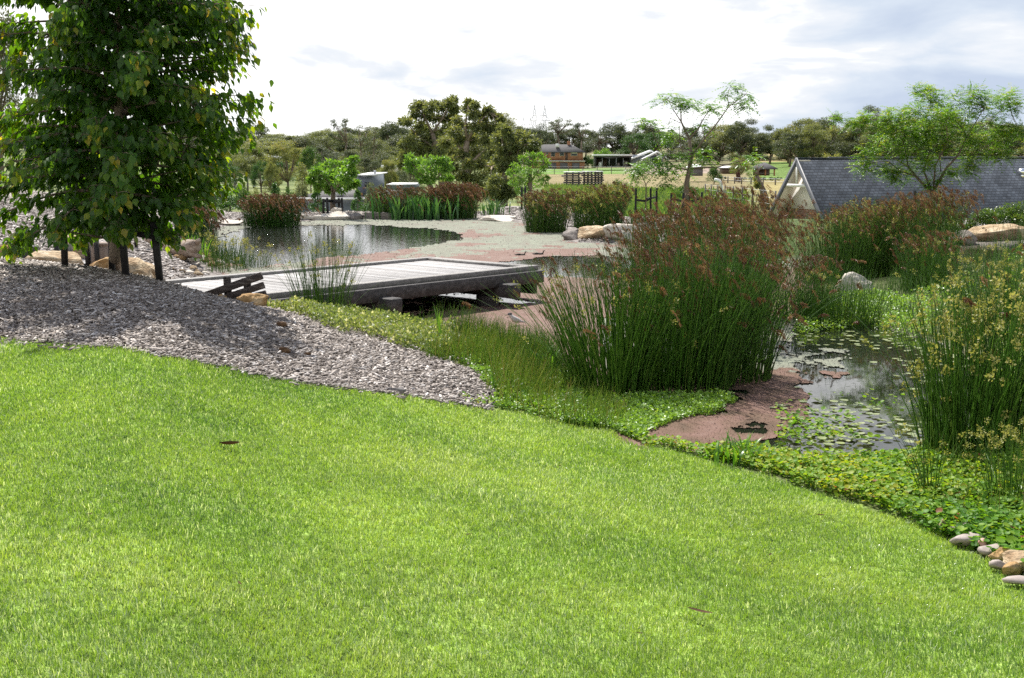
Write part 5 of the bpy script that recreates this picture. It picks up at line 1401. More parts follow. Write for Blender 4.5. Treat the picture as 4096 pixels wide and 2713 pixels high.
for a in ((670, 222, 671.5, 193, 27.2, 'left stake of the tall sparse sapling'), (682, 221, 683.5, 193, 27.0, 'middle stake against the tall sparse sapling\'s trunk'), (689, 219, 689.5, 193, 28.2, 'rear stake just right of the tall sparse sapling\'s trunk'), (700.5, 218, 702, 192, 27.4, 'right stake of the tall sparse sapling'),
          (635.3, 221.5, 636, 188, 27.8, 'left stake of the thin sapling on the mound'), (650.6, 220, 650.6, 188, 28.0, 'middle stake of the thin sapling on the mound'), (656.6, 220, 656.6, 188, 28.6, 'right stake of the thin sapling on the mound')):
    stake(*a, w=.045)
tie([(636, 200, 27.8), (645, 201, 27.9), (650.6, 198.3, 28.0)], 'webbing tie of the thin sapling, left half', w=.05)
tie([(646, 199, 27.9), (656.6, 197, 28.6)], 'webbing tie of the thin sapling, right half', w=.05)
tie([(671, 199, 27.2), (684, 201.5, 27.3)], 'webbing tie of the tall sapling, left half', w=.05)
tie([(684, 202, 27.4), (693, 201, 27.5), (701, 198, 27.4)], 'webbing tie of the tall sapling, right half', w=.05)
CL3 = [(1450,770,32),(1480,815,32),(1500,735,42),(1560,715,42),(1610,735,42),(1660,720,42),(1695,745,26),(1530,760,30),(1470,740,30)]
px_tree('sapling', 'thin young sapling with one tuft of leaves between three stakes', 'tree', 27.9, [(1543, 1150, .018), (1548, 900, .014), (1546, 865, .012)],
    [[(1546, 865, .009), (1515, 800, .007), (1490, 750, .004)], [(1546, 865, .009), (1600, 800, .006), (1640, 730, .004)], [(1546, 900, .006), (1530, 880, .003), (1505, 850, .002)]], [(x, y, r * 1.1) for x, y, r in CL3], 'koel', .082, .036, 15, 13, kind='pinnate', cmap=m2, cscale=.1267, droop=.35, tr=(0, .8), jit=.6, twig=.005)

# ---- bright trees on and beyond the far bank
m8 = lambda x, y: (225 + .0845 * x, 155 + .0845 * y)
CL4 = [(1530,55,40),(1490,110,52),(1400,110,65),(1240,90,50),(1330,130,75),(1180,150,62),(1080,180,52),(1050,200,38),(1120,230,75),(1250,220,85),(1380,210,85),(1490,190,62),(1530,205,35),(1020,290,42),(1100,310,65),(1200,320,75),(1330,330,75),(1430,300,65),(1520,340,48),(1565,330,28),(1380,400,55),(1450,370,42),(1220,410,45),(1100,385,35),(1300,260,80),(1440,240,70),(1170,260,70)]
px_tree('staked_tree', 'round lime green tree inside four dark stakes on the far bank', 'tree', 35.2, [(1280, 715, .085), (1275, 560, .075), (1282, 450, .06)],
    [[(1282, 450, .045), (1250, 340, .03), (1130, 240, .015)], [(1282, 450, .045), (1330, 380, .03), (1420, 280, .02), (1490, 150, .01)], [(1282, 450, .04), (1290, 300, .025), (1290, 130, .01)]], [(x, y, r * 1.25) for x, y, r in CL4], 'lime', .12, .05, 120, 14, cmap=m8, cscale=.0845, droop=.2, jit=1.0)
for a in ((m8(1166, 705), m8(1164, 515), 34.9, 'outer left stake of the lime green tree on the far bank'), (m8(1217, 712), m8(1208, 508), 34.6, 'inner left stake of the lime green tree on the far bank'), (m8(1351, 705), m8(1347, 508), 35.0, 'inner right stake of the lime green tree on the far bank'), (m8(1390, 712), m8(1382, 508), 34.8, 'outer right stake of the lime green tree on the far bank')):
    stake(*a[0], *a[1], a[2], a[3], w=.06)
tie([(*m8(1180, 541), 34.7), (*m8(1265, 546), 35.1), (*m8(1348, 541), 35.0)], 'upper webbing tie of the lime green tree on the far bank', w=.08)
tie([(*m8(1270, 565), 35.1), (*m8(1383, 545), 34.8)], 'lower webbing tie of the lime green tree on the far bank', w=.08)
m7 = lambda x, y: (400 + .0765 * x, 95 + .0765 * y)
CL5 = [(130,810,52),(120,870,62),(100,950,52),(200,880,72),(280,860,62),(360,850,72),(450,850,62),(520,850,52),(600,850,52),(640,920,52),(200,970,82),(310,960,82),(420,960,82),(530,930,82),(600,960,62),(250,1040,62),(380,1050,82),(500,1050,72),(600,1060,52),(650,1080,32),(400,1120,52),(300,1110,42)]
px_tree('young_tree', 'lime green spreading tree before the big gums, left of centre', 'tree', 41.5, [(415, 1250, .10), (390, 1180, .09), (330, 1100, .07)],
    [[(330, 1100, .05), (230, 980, .03), (150, 880, .015)], [(330, 1100, .05), (380, 1000, .03), (420, 880, .015)], [(390, 1180, .05), (520, 1050, .03), (620, 930, .015)]], [(x, y, r * 1.2) for x, y, r in CL5], 'lime', .13, .05, 105, 15, cmap=m7, cscale=.0765, droop=.2, tr=(0, .9))
CL6 = [(1600,830,42),(1680,800,52),(1740,790,42),(1830,790,42),(1880,850,62),(1920,900,52),(1660,880,62),(1760,880,72),(1500,920,42),(1550,970,52),(1650,980,72),(1760,980,82),(1870,960,42),(1430,1010,42),(1500,1070,72),(1600,1080,82),(1720,1080,92),(1840,1070,72),(1910,1090,42),(1470,1150,52),(1560,1170,72),(1680,1180,82),(1800,1160,82),(1880,1150,52),(1560,1250,52),(1650,1250,62)]
px_tree('young_tree', 'feathery lime green tree with two stakes left of the brick house', 'tree', 39.5, [(1700, 1260, .09), (1700, 1000, .06), (1690, 800, .03)],
    [[(1700, 1180, .04), (1580, 1080, .025), (1480, 1040, .012)], [(1700, 1150, .04), (1800, 1000, .025), (1880, 880, .012)], [(1700, 1100, .03), (1630, 960, .02), (1600, 840, .01)]], [(x, y, r * 1.15) for x, y, r in CL6], 'lime', .10, .032, 120, 16, cmap=m7, cscale=.0765, droop=.0, tr=(.1, .95))
stake(521.5, 226, 521.8, 187, 36.0, 'left dark stake of the feathery lime green tree', w=.06)
stake(525.2, 222, 525.2, 187, 37.0, 'right dark stake of the feathery lime green tree', w=.06)
CG = [(200,150,90),(280,120,80),(400,160,90),(450,110,60),(550,150,80),(640,100,80),(690,60,60),(700,180,80),(330,250,100),(200,250,80),(100,350,80),(40,340,50),(250,400,110),(450,300,120),(600,300,100),(700,300,80),(430,520,100),(350,600,110),(150,600,110),(50,650,90),(250,720,110),(520,720,110),(400,750,100),(60,780,90),(130,900,70),(30,900,70),(560,460,90),(320,420,90),(220,520,90)]
px_tree('gum_tree', 'big olive gum tree with ragged top, left of the pair beyond the far bank', 'tree', 84, [(560, 1180, .30), (540, 900, .26), (480, 700, .2), (420, 500, .15)],
    [[(420, 500, .1), (330, 300, .07), (260, 140, .03)], [(420, 500, .1), (560, 300, .06), (660, 100, .03)], [(480, 700, .1), (250, 560, .06), (100, 380, .03)], [(540, 900, .1), (300, 760, .06), (80, 700, .03)]], CG, 'gum', .23, .08, 430, 21, bark='bark', cmap=m7, cscale=.10, shell=.12, droop=.5, tr=(0, .85), up=.2, jit=1.0, twig=.05, group='big gum trees beyond the pond')
CG2 = [(880,170,80),(900,90,50),(980,130,60),(1150,190,70),(1200,240,70),(1060,260,60),(950,250,80),(1280,280,40),(1320,310,40),(850,400,100),(1000,400,100),(1150,420,100),(1250,460,90),(700,470,100),(600,620,110),(780,580,110),(950,570,110),(1120,580,120),(1000,740,110),(1180,740,110),(700,760,110),(820,760,80),(900,900,90),(1050,900,100),(1200,950,100),(1100,1050,110),(700,950,100),(620,1080,90),(800,1050,80),(1050,1200,90),(640,860,90),(760,330,80),(1090,340,70),(950,1080,90),(960,1250,100),(1150,1290,100)]
px_tree('gum_tree', 'big olive gum tree with a pale brown trunk in the middle beyond the far bank', 'tree', 76, [(865, 1250, .32), (872, 1000, .28), (850, 780, .22), (880, 600, .16)],
    [[(880, 600, .12), (850, 400, .08), (890, 150, .03)], [(880, 600, .12), (1000, 400, .07), (1160, 220, .03)], [(872, 950, .13), (1000, 820, .09), (1130, 700, .04)], [(850, 780, .12), (720, 600, .07), (690, 420, .03)], [(870, 1060, .1), (1000, 900, .06), (1200, 940, .03)]], CG2, 'gum', .21, .075, 430, 22, bark='bark_pale', cmap=m7, cscale=.10, shell=.12, droop=.5, tr=(.05, 1), up=.2, twig=.05, group='big gum trees beyond the pond')
CG3 = [(1300,560,110),(1430,520,90),(1550,530,90),(1680,560,90),(1770,620,70),(1480,650,110),(1620,680,100),(1350,720,110),(1500,760,80),(1760,720,60),(1330,960,80),(1250,1100,110),(1380,1180,100),(1200,1230,110),(1350,1300,90),(1450,1280,80),(1400,860,80),(1330,420,60),(1390,450,60),(1560,840,70),(1300,820,90),(1480,960,70),(1480,1120,90),(1250,1320,90)]
px_tree('gum_tree', 'broad low gum tree with brownish leaves hiding the brick house\'s left end', 'tree', 70, [(1340, 1300, .26), (1350, 1000, .22), (1400, 800, .16)],
    [[(1400, 800, .1), (1340, 640, .07), (1330, 460, .03)], [(1400, 800, .1), (1560, 680, .06), (1740, 620, .03)], [(1350, 1000, .1), (1250, 1100, .06), (1180, 1200, .03)]], CG3, 'gum', .2, .07, 480, 23, cmap=m7, cscale=.10, shell=.12, droop=.5, tr=(.15, 1), up=.2, twig=.05, group='big gum trees beyond the pond')

# ---- generic trees: unit height, shared by copies
VAR = {}
def variant(kind, seed, mat, bark='bark'):
    key = (kind, seed, mat)
    if key in VAR: return VAR[key]
    g = np.random.default_rng(seed * 7 + 1)
    tr, cr = MB(), MB()
    def cl(C, r, n, L, W, **k): leaf_cloud(cr, np.asarray(C, float), r, n, L, W, g, **k)
    if kind in ('gum', 'fine'):
        fork = .18 + .1 * g.random(); top = np.array([g.normal(0, .04), g.normal(0, .04), fork])
        tr.tube([(0, 0, -.02), top * [.6, .6, .5], top], [.026, .022, .019], 7)
        n = 38; per, L, W = (190, .032, .014) if kind == 'gum' else (330, .023, .010)
        for i in range(n):
            d = rdir(1, g)[0]; d[2] = abs(d[2]) * 1.5 - .62
            c = np.array([0, 0, .52]) + d * np.array([.38, .38, .47]) * (.55 + .45 * g.random() ** .5)
            r = .085 + .08 * g.random()
            cl(c, r, per, L, W, flat=.7, droop=.5, up=.25, tlo=.3 * g.random(), thi=.6 + .4 * g.random())
            if i % 2 == 0: tr.tube([top, (top + c) / 2 + g.normal(0, .02, 3), c], [.012, .008, .003], 5)
    elif kind == 'tall':
        top = np.array([g.normal(0, .05), g.normal(0, .05), .6])
        tr.tube([(0, 0, -.02), top * [.4, .4, .5], top], [.02, .016, .012], 7)
        for i in range(15):
            a = g.random() * 6.28; h = .52 + .45 * g.random(); rr = .2 * (1.15 - abs(h - .72) * 2) * g.random() ** .4
            c = np.array([math.cos(a) * rr, math.sin(a) * rr, h]); r = .055 + .05 * g.random()
            cl(c, r, 110, .022, .009, flat=.6, droop=.5, up=.2, tlo=.2 * g.random(), thi=.6 + .4 * g.random())
            tr.tube([top, (top + c) / 2 + g.normal(0, .015, 3), c], [.009, .006, .002], 5)
    elif kind == 'bush':
        tr.tube([(0, 0, -.03), (0.01, 0, .25), (0, .02, .5)], [.03, .025, .012], 6)
        for i in range(34):
            d = rdir(1, g)[0]; d[2] = abs(d[2])
            c = np.array([0, 0, .12]) + d * np.array([.42, .42, .72]) * (.45 + .5 * g.random() ** .5)
            cl(c, .13 + .05 * g.random(), 110, .05, .024, flat=.9, up=.5, tlo=.3 * g.random(), thi=.7 + .3 * g.random())
    elif kind == 'cone':
        tr.tube([(0, 0, -.03), (0, 0, .4), (0, 0, .9)], [.03, .022, .008], 6)
        for i in range(46):
            h = .05 + .9 * (i + g.random()) / 46; a = g.random() * 6.28; rr = .30 * (1.02 - h ** 1.5) * (.5 + .5 * g.random())
            cl((math.cos(a) * rr, math.sin(a) * rr, h), .085 * (1.25 - h * .6), 70, .045, .022, flat=.9, up=.4, tlo=.3 * g.random(), thi=.7 + .3 * g.random())
    elif kind == 'topiary':
        tr.tube([(0, 0, -.03), (0, 0, .5)], [.04, .03], 6)
        for i in range(26):
            d = rdir(1, g)[0]
            cl(np.array([0, 0, .55]) + d * np.array([.38, .38, .36]), .14, 60, .07, .035, flat=1, up=.4)
    elif kind == 'pencil':
        tr.tube([(0, 0, -.03), (0, 0, .7)], [.02, .008], 6)
        for i in range(40):
            h = .08 + .88 * (i + g.random()) / 40; a = g.random() * 6.28; rr = .10 * (1.1 - h) * 1.4
            cl((math.cos(a) * rr, math.sin(a) * rr, h), .06, 55, .03, .01, flat=1.2, up=.2, tlo=.2, thi=1)
    VAR[key] = [tr, cr, mat, bark, None]
    return VAR[key]
BW = {'gum': .92, 'fine': .92, 'tall': .5, 'bush': 1.0, 'cone': .72, 'topiary': 1.0, 'pencil': .4}
def put(name, label, cat, kind, seed, mat, px, top, D, wpx=None, group=None, bark='bark', z=None):
    v = variant(kind, seed, mat, bark)
    p = gd(px, D) if z is None else np.array([*gd(px, D)[:2], z])
    h = at(px, top, D)[2] - p[2]
    if h < .2: h = .2
    s = h if wpx is None else pxw(wpx, D) / BW[kind]
    if v[4] is None:
        root = empty(name, p, label, cat, group)
        v[0].build('trunk', M[bark], root); v[1].build('crown', M[mat], root); v[4] = root
    else:
        root = copy_tree(v[4]); root.name = name; tag(root, label, cat)
        if group: root['group'] = group
        elif 'group' in root: del root['group']
        root.location = Vector([float(x) for x in p])
    root.scale = (s, s, h); root.rotation_euler = (0, 0, random.random() * 6.28)
    return root
# named trees and shrubs in the middle distance
for a in (
 ('gum_tree', 'tall thin gum tree rising above the left skyline', 'tree', 'tall', 1, 'gum_dark', 342, 116, 190, 30),
 ('gum_tree', 'tall airy gum tree just right of the thin one on the left skyline', 'tree', 'tall', 2, 'gum_dark', 362, 124, 200, 30),
 ('gum_tree', 'third airy gum tree of the row on the left skyline', 'tree', 'tall', 3, 'gum_dark', 374, 125, 205, 22),
 ('wattle_tree', 'wide olive tree with dark forked trunk on the left hillside', 'tree', 'fine', 4, 'gum', 288, 137, 105, 52),
 ('gum_tree', 'bushy olive tree left of the dark forked one', 'tree', 'fine', 5, 'gum', 254, 141, 120, 50),
 ('gum_tree', 'upright green gum right of the dark forked tree', 'tree', 'fine', 6, 'green_tree', 311, 143, 92, 34),
 ('gum_tree', 'slim young gum left of the lime green staked tree', 'tree', 'pencil', 7, 'gum', 303, 162, 62, 26),
 ('gum_tree', 'dull green sapling beside the wide olive tree', 'tree', 'fine', 8, 'gum', 273, 160, 75, 22),
 ('shrub', 'grey green rounded tree in front of the grey house', 'shrub', 'bush', 9, 'grey_leaf', 374, 171, 42.5, 30),
 ('shrub', 'dark green conical shrub left of the lime green tree\'s stakes', 'shrub', 'cone', 10, 'shrub', 318, 187, 38.5, 23),
 ('shrub', 'dark green conical shrub right of the lime green tree\'s stakes', 'shrub', 'cone', 11, 'shrub', 358, 189, 38.5, 18),
 ('shrub', 'low bright shrub at the foot of the right conical shrub', 'shrub', 'bush', 12, 'shrub', 367, 201, 37.8, 16),
 ('shrub', 'leafy green shrub behind the big dark brown rush clump', 'shrub', 'cone', 13, 'shrub', 276, 182, 42, 24),
 ('shrub', 'dull shrub right of the leafy one behind the brown rush clump', 'shrub', 'bush', 14, 'green_tree', 289, 181, 52, 18),
 ('shrub', 'dark shrub under the maple\'s lowest right leaves', 'shrub', 'bush', 15, 'shrub', 230, 193, 37, 34),
 ('shrub', 'lime green shrub seen through the big tree\'s right edge', 'shrub', 'bush', 16, 'lime', 216, 172, 44, 50),
 ('shrub', 'dark olive shrub between conical shrub and dark forked tree', 'shrub', 'bush', 17, 'gum_dark', 303, 176, 45, 22),
 ('gum_tree', 'small gum left of the big gums beside the pale low shed', 'tree', 'fine', 18, 'gum', 389, 157, 88, 26),
 ('gum_tree', 'second small gum behind the pale low shed', 'tree', 'fine', 19, 'grey_leaf', 402, 168, 92, 22),
 ('shrub', 'reddish brown bush to the right of the pale low shed', 'shrub', 'bush', 20, 'gum', 421, 185, 60, 16),
 ('shrub', 'round green bush beside the meadow\'s edge', 'shrub', 'bush', 21, 'green_tree', 619, 174, 75, 27),
 ('shrub', 'blue green bush on the meadow behind the tall sapling', 'shrub', 'bush', 22, 'green_tree', 687, 179, 95, 26),
 ('shrub', 'silvery round tree right of the open shed', 'shrub', 'bush', 23, 'grey_leaf', 644, 156, 330, 24),
 ('tree', 'pale flowering round tree behind the open shed', 'tree', 'bush', 24, 'grey_leaf', 616, 149, 400, 20),
 ('tree', 'yellow green round tree behind the open shed\'s left end', 'tree', 'bush', 25, 'lime', 603, 144, 410, 26),
 ('tree', 'dark small tree between brick house and open shed', 'tree', 'bush', 26, 'green_tree', 588, 152, 385, 16),
 ('tree', 'light green spreading tree behind the white roofed house', 'tree', 'fine', 27, 'green_tree', 634, 131, 430, 40),
 ('tree', 'deep green tree above the white roofed house', 'tree', 'fine', 28, 'green_tree', 655, 129, 440, 40),
 ('gum_tree', 'dark tall gum right of the brick house\'s roof', 'tree', 'tall', 29, 'gum_dark', 581, 122, 420, 26),
 ('gum_tree', 'flat topped gum below the pylons', 'tree', 'fine', 30, 'gum_dark', 541, 120, 430, 44),
 ('gum_tree', 'pale airy gum on the skyline behind the brick house', 'tree', 'tall', 31, 'grey_leaf', 562, 115, 460, 34),
 ('gum_tree', 'spreading gum with bare limbs behind the open shed', 'tree', 'tall', 32, 'gum_dark', 600, 132, 450, 34),
 ('tree', 'rounded golden olive tree before the wood right of the sapling', 'tree', 'fine', 33, 'gum', 740, 153, 220, 26),
 ('tree', 'dark wine red leaved small tree on the clipped lawn', 'tree', 'bush', 34, 'wine', 738, 168, 210, 7),
 ('tree', 'pale brown leafed tree above the slate roof\'s ridge', 'tree', 'bush', 35, 'gum', 832, 145, 260, 28),
 ('tree', 'light green tree beside the small roofs right of the sapling', 'tree', 'bush', 36, 'green_tree', 714, 163, 200, 18),
 ('gum_tree', 'tall dark gum at the top left corner behind the big tree', 'tree', 'fine', 37, 'gum_dark', 2, -14, 62, 90),
 ('tree', 'dark bushy tree showing behind the big tree\'s left edge', 'tree', 'bush', 38, 'shrub', -8, 168, 40, 60),
 ('tree', 'green bushy tree behind the big tree\'s trunk', 'tree', 'bush', 39, 'green_tree', 150, 160, 45, 90),
 ('tree', 'second bushy tree behind the big tree', 'tree', 'bush', 40, 'green_tree', 70, 150, 48, 110)):
    put(*a)
# clipped bushes in a row beyond the meadow
for i, (px, w) in enumerate(((723, 7), (744, 6), (751, 6), (756, 8), (763, 7), (772, 8), (779, 7))):
    put('clipped_bush', 'clipped round bush in the row below the gazebo', 'bush', 'topiary', 41, 'green_tree', px, 175.5 if px < 740 else 176.5, 225, w, 'clipped bushes below the gazebo')
# hedge at the right
for i, (px, top, w) in enumerate(((960, 209, 36), (982, 205, 44), (1003, 198, 46), (1024, 195, 46), (1048, 197, 46))):
    put('hedge_shrub', ('glossy hedge shrub at the left end of the hedge below the slate roof', 'glossy hedge shrub, second from the left below the slate roof', 'glossy hedge shrub behind the flat topped boulder', 'tall glossy hedge shrub at the right edge', 'glossy hedge shrub cut by the right edge')[i], 'shrub', 'bush', 45 + i % 3, 'hedge', px, top, 23.5 - .2 * (i % 2), w, 'hedge shrubs below the slate roof')
# the far wood
prof_x = np.array([-120, 100, 200, 225, 260, 300, 330, 400, 470, 520, 545, 600, 630, 650, 700, 725, 745, 770, 800, 850, 870, 890, 1000, 1024, 1150])
prof_t = np.array([120, 122, 129, 131, 126, 132, 127, 126, 122, 124, 120, 124, 132, 130, 131, 120, 123, 124, 120, 116, 112, 117, 119, 123, 119])
kinds = [('fine', 51, 'gum_dark'), ('fine', 52, 'gum'), ('gum', 53, 'gum_dark'), ('gum', 54, 'gum'), ('gum', 55, 'gum_dark'), ('fine', 56, 'gum')]
for row, (D0, st, dt) in enumerate(((480, 15, -1), (420, 17, 4), (350, 19, 9), (280, 24, 15))):
    px = -70.0
    while px < 1110:
        px += st * (.7 + .6 * random.random())
        D = D0 * (.95 + .1 * random.random())
        if 515 < px < 690 and D < 455: continue
        if 690 <= px < 785 and row > 1: continue
        if row == 3 and (380 < px or px < 120): continue
        top = np.interp(px, prof_x, prof_t) + dt + random.gauss(1, 4.5) - (6 if random.random() < .07 else 0)
        k = kinds[random.randrange(6)]
        zone = ('left of the brick house' if px < 530 else 'behind the brick house and the sheds' if px < 700 else 'right of the tall sapling')
        put('gum_tree', 'olive gum tree in the far wood ' + zone, 'tree', *k, px, top, D, st * 2.9 * (.8 + .4 * random.random()), 'gum trees of the far wood ' + zone)

# understorey along the foot of the wood
for D0, t0 in ((440, 148), (330, 156)):
    px = -60.0
    while px < 1100:
        px += 26 * (.7 + .6 * random.random())
        if 520 < px < (655 if D0 > 400 else 790): continue
        if D0 < 400 and 350 < px < 520: continue
        put('bush', 'dull green bush at the foot of the far wood ' + ('left of the brick house' if px < 530 else 'right of the brick house'), 'bush', 'bush', 71 + random.randrange(3), 'gum_dark', px, t0 + random.uniform(-3, 4), D0 * (.97 + .06 * random.random()), 36, 'bushes at the foot of the far wood ' + ('left of the brick house' if px < 530 else 'right of the brick house'))
for i, (px, top, D, wp, mt, kd) in enumerate(((236, 150, 130, 40, 'gum', 'fine'), (262, 158, 90, 26, 'green_tree', 'fine'), (330, 150, 130, 40, 'gum_dark', 'fine'), (352, 148, 170, 44, 'gum_dark', 'fine'), (384, 150, 160, 44, 'gum_dark', 'fine'), (404, 150, 150, 40, 'gum', 'fine'), (322, 166, 70, 24, 'gum', 'fine'), (396, 176, 80, 20, 'gum', 'bush'), (243, 178, 62, 22, 'green_tree', 'bush'), (255, 182, 56, 20, 'gum', 'bush'), (300, 184, 60, 22, 'gum_dark', 'bush'), (372, 140, 230, 44, 'gum_dark', 'fine'), (300, 146, 200, 44, 'gum', 'fine'), (226, 160, 100, 36, 'green_tree', 'fine'), (244, 146, 210, 50, 'gum_dark', 'fine'), (268, 144, 190, 50, 'gum', 'fine'), (318, 142, 215, 54, 'gum_dark', 'fine'), (346, 154, 140, 40, 'gum', 'fine'), (366, 152, 150, 44, 'gum_dark', 'fine'), (388, 158, 120, 36, 'gum', 'fine'), (278, 158, 120, 36, 'green_tree', 'fine'), (214, 150, 170, 50, 'gum', 'fine'), (334, 166, 90, 28, 'gum', 'bush'), (410, 165, 110, 34, 'gum_dark', 'fine'))):
    put('gum_tree' if kd == 'fine' else 'bush', ('olive gum tree standing on the hillside behind the far bank' if kd == 'fine' else 'low bush on the grassy slope behind the far bank'), 'tree' if kd == 'fine' else 'bush', kd, 52 + i % 4 if kd == 'fine' else 71 + i % 3, mt, px, top, D, wp, 'gum trees on the hillside behind the far bank' if kd == 'fine' else 'bushes on the slope behind the far bank')
# crooked half bare tree on the dry paddock
m5 = lambda x, y: (675 + .06335 * x, 137.5 + .06335 * y)
px_tree('bare_tree', 'crooked half bare tree on the dry paddock beside the gable', 'tree', 95, [(1420, 975, .34), (1390, 850, .26), (1350, 740, .2), (1290, 610, .16)],
    [[(1290, 610, .12), (1310, 520, .09), (1400, 440, .05)], [(1290, 610, .1), (1250, 520, .06), (1240, 480, .03)], [(1390, 850, .12), (1340, 790, .08), (1270, 780, .04)], [(1310, 520, .07), (1290, 440, .04)], [(1400, 840, .1), (1400, 760, .05)]],
    [(1290, 640, 30), (1290, 700, 40), (1290, 750, 30)], 'gum', .3, .12, 110, 61, cmap=m5, cscale=.06335, twig=.04)
# ================================================================== BUILDINGS
class Fac:
    """a building whose parts are measured off the picture at one distance"""
    def __init__(s, name, label, cat, px, D, group=None):
        s.D = D; s.o = gd(px, D); s.root = empty(name, s.o, label, cat, group)
    def part(s, name, mat, rects, parent=None, smooth=False):
        mb = MB()
        for (x0, y0, x1, y1, d0, d1) in rects:      # picture rectangle, depth from d0 to d1 behind the front
            a = at(x0, y1, s.D); b = at(x1, y0, s.D)
            mb.box(((a[0] + b[0]) / 2 - s.o[0], (d0 + d1) / 2, (a[2] + b[2]) / 2 - s.o[2]), (abs(b[0] - a[0]), abs(d1 - d0), abs(b[2] - a[2])))
        return mb.build(name, M[mat], parent or s.root)
    def hip(s, name, mat, x0, x1, ye, yr, dep, rx0, rx1, ov=.5, parent=None, th=.15):
        a = at(x0, ye, s.D); b = at(x1, ye, s.D); r0 = at(rx0, yr, s.D); r1 = at(rx1, yr, s.D)
        z0 = a[2] - s.o[2]; z1 = r0[2] - s.o[2]; X0, X1 = a[0] - s.o[0], b[0] - s.o[0]
        V = [(X0 - ov, -ov, z0), (X1 + ov, -ov, z0), (X1 + ov, dep + ov, z0), (X0 - ov, dep + ov, z0), (r0[0] - s.o[0], dep / 2, z1), (r1[0] - s.o[0], dep / 2, z1)]
        V2 = [(x, y, z - th) for x, y, z in V[:4]]
        mb = MB(); mb.add(V + V2, [(0, 1, 5, 4), (2, 3, 4, 5), (6, 7, 1, 0), (7, 8, 2, 1), (8, 9, 3, 2), (9, 6, 0, 3), (9, 8, 7, 6)], [(1, 2, 5), (3, 0, 4)])
        return mb.build(name, M[mat], parent or s.root)

# two storey brick house
h = Fac('brick_house', 'two storey brown brick house with grey hipped roof on the rise', 'house', 560, 382)
h.part('wall', 'brick', [(531, 151.5, 583, 161, 0, 9), (531, 161.02, 584.5, 170.5, -.6, 9)])
rf = h.hip('roof', 'tile', 530, 584, 152, 144.3, 9, 544, 572)
h.part('chimney', 'brick', [(568, 141, 571, 147, 4, 5)], rf)
h.part('air_cooler', 'white', [(556, 143.6, 559.3, 147.2, 1.2, 2.6)], rf)
h.part('aerial', 'steel', [(569.3, 136.8, 569.5, 141, 4.4, 4.5), (565, 138, 573.5, 138.25, 4.4, 4.5)], rf)
h.part('balcony_ledge', 'cream', [(531, 160.6, 585, 161.6, -1.2, -.05)])
for (a, b, c, d) in ((551.2, 152.6, 554.8, 156.2), (560, 152.4, 563.8, 155.6), (571.2, 153.6, 577, 155.6), (546.2, 152.8, 547.8, 154.4)):
    w = h.part('window', 'white', [(a - .25, b - .2, c + .25, d + .25, -.07, .05)])
    h.part('pane', 'glass', [(a, b, c, d, -.10, -.071)], w)
h.part('blind', 'cream', [(570.9, 151.8, 577.3, 153.5, -.14, -.02)])
h.part('door', 'brown_door', [(565.3, 152.8, 567.8, 160.4, -.06, .04)])
for (a, c) in ((547.5, 556.2), (560, 567.6), (572, 579.5)):
    h.part('garage_door', 'garage', [(a, 162.6, c, 170, -.68, -.55)])
h.part('downpipe', 'white', [(545.6, 155, 546.1, 161, -.2, -.06), (548.6, 160.5, 562, 160.9, -1.4, -1.25)])
# open shed
s = Fac('open_shed', 'long open fronted shed with a white skillion roof beside the brick house', 'shed', 613, 352)
s.part('wall', 'dark', [(595, 155.8, 596.2, 167.6, 0, 7), (596.2, 157, 631, 167.6, 6.9, 7.1), (630.4, 156.4, 631.4, 167.6, 0, 7)])
s.part('roof', 'roofsheet', [(593.5, 154.6, 633, 155.9, -.8, 7.6)])
s.part('fascia_beam', 'dark', [(594, 155.95, 632, 157.4, -.2, .2)])
for x in (602, 609, 616, 623): s.part('post', 'steel', [(x, 157.4, x + .5, 167.8, 0, .2)])
s.part('fridge', 'white', [(599, 162.3, 602, 167.4, 1.5, 2.3)])
s.part('partition', 'brown_door', [(596.5, 159, 608, 167.6, 4.4, 4.6)])
for (a, b, c, d) in ((618, 163, 620.2, 167, ), (624.5, 161, 629, 166.5)): s.part('machine', 'greyrock', [(a, b, c, d, 2, 3.4)])
# white roofed house
w = Fac('white_roofed_house', 'grey house with bright white gable roofs right of the open shed', 'house', 648, 395)
w.part('wall', 'greywall', [(633, 155, 663, 166, 0, 9)])
def gable_roof(f, x0, x1, xr, ye, yr, d0, d1, mat='roofsheet'):
    a, b, r = at(x0, ye, f.D), at(x1, ye, f.D), at(xr, yr, f.D)
    P = [np.array(p) - f.o for p in (a, b, r)]
    V = []
    for d in (d0, d1):
        for p in P: V.append((p[0], d, p[2]))
        for p in P: V.append((p[0], d, p[2] - .5))
    mb = MB(); mb.add(V, [(0, 6, 8, 2), (2, 8, 7, 1), (3, 5, 11, 9), (5, 4, 10, 11), (0, 2, 5, 3), (2, 1, 4, 5), (6, 9, 11, 8), (8, 11, 10, 7)]); return mb.build('roof', M[mat], f.root)
gable_roof(w, 630, 662, 651, 158.5, 150, -1, 6)
gable_roof(w, 640, 667, 656, 159, 151, -5, -1.3)
w.part('window', 'glass', [(652, 159, 657, 163, -.2, .1)])
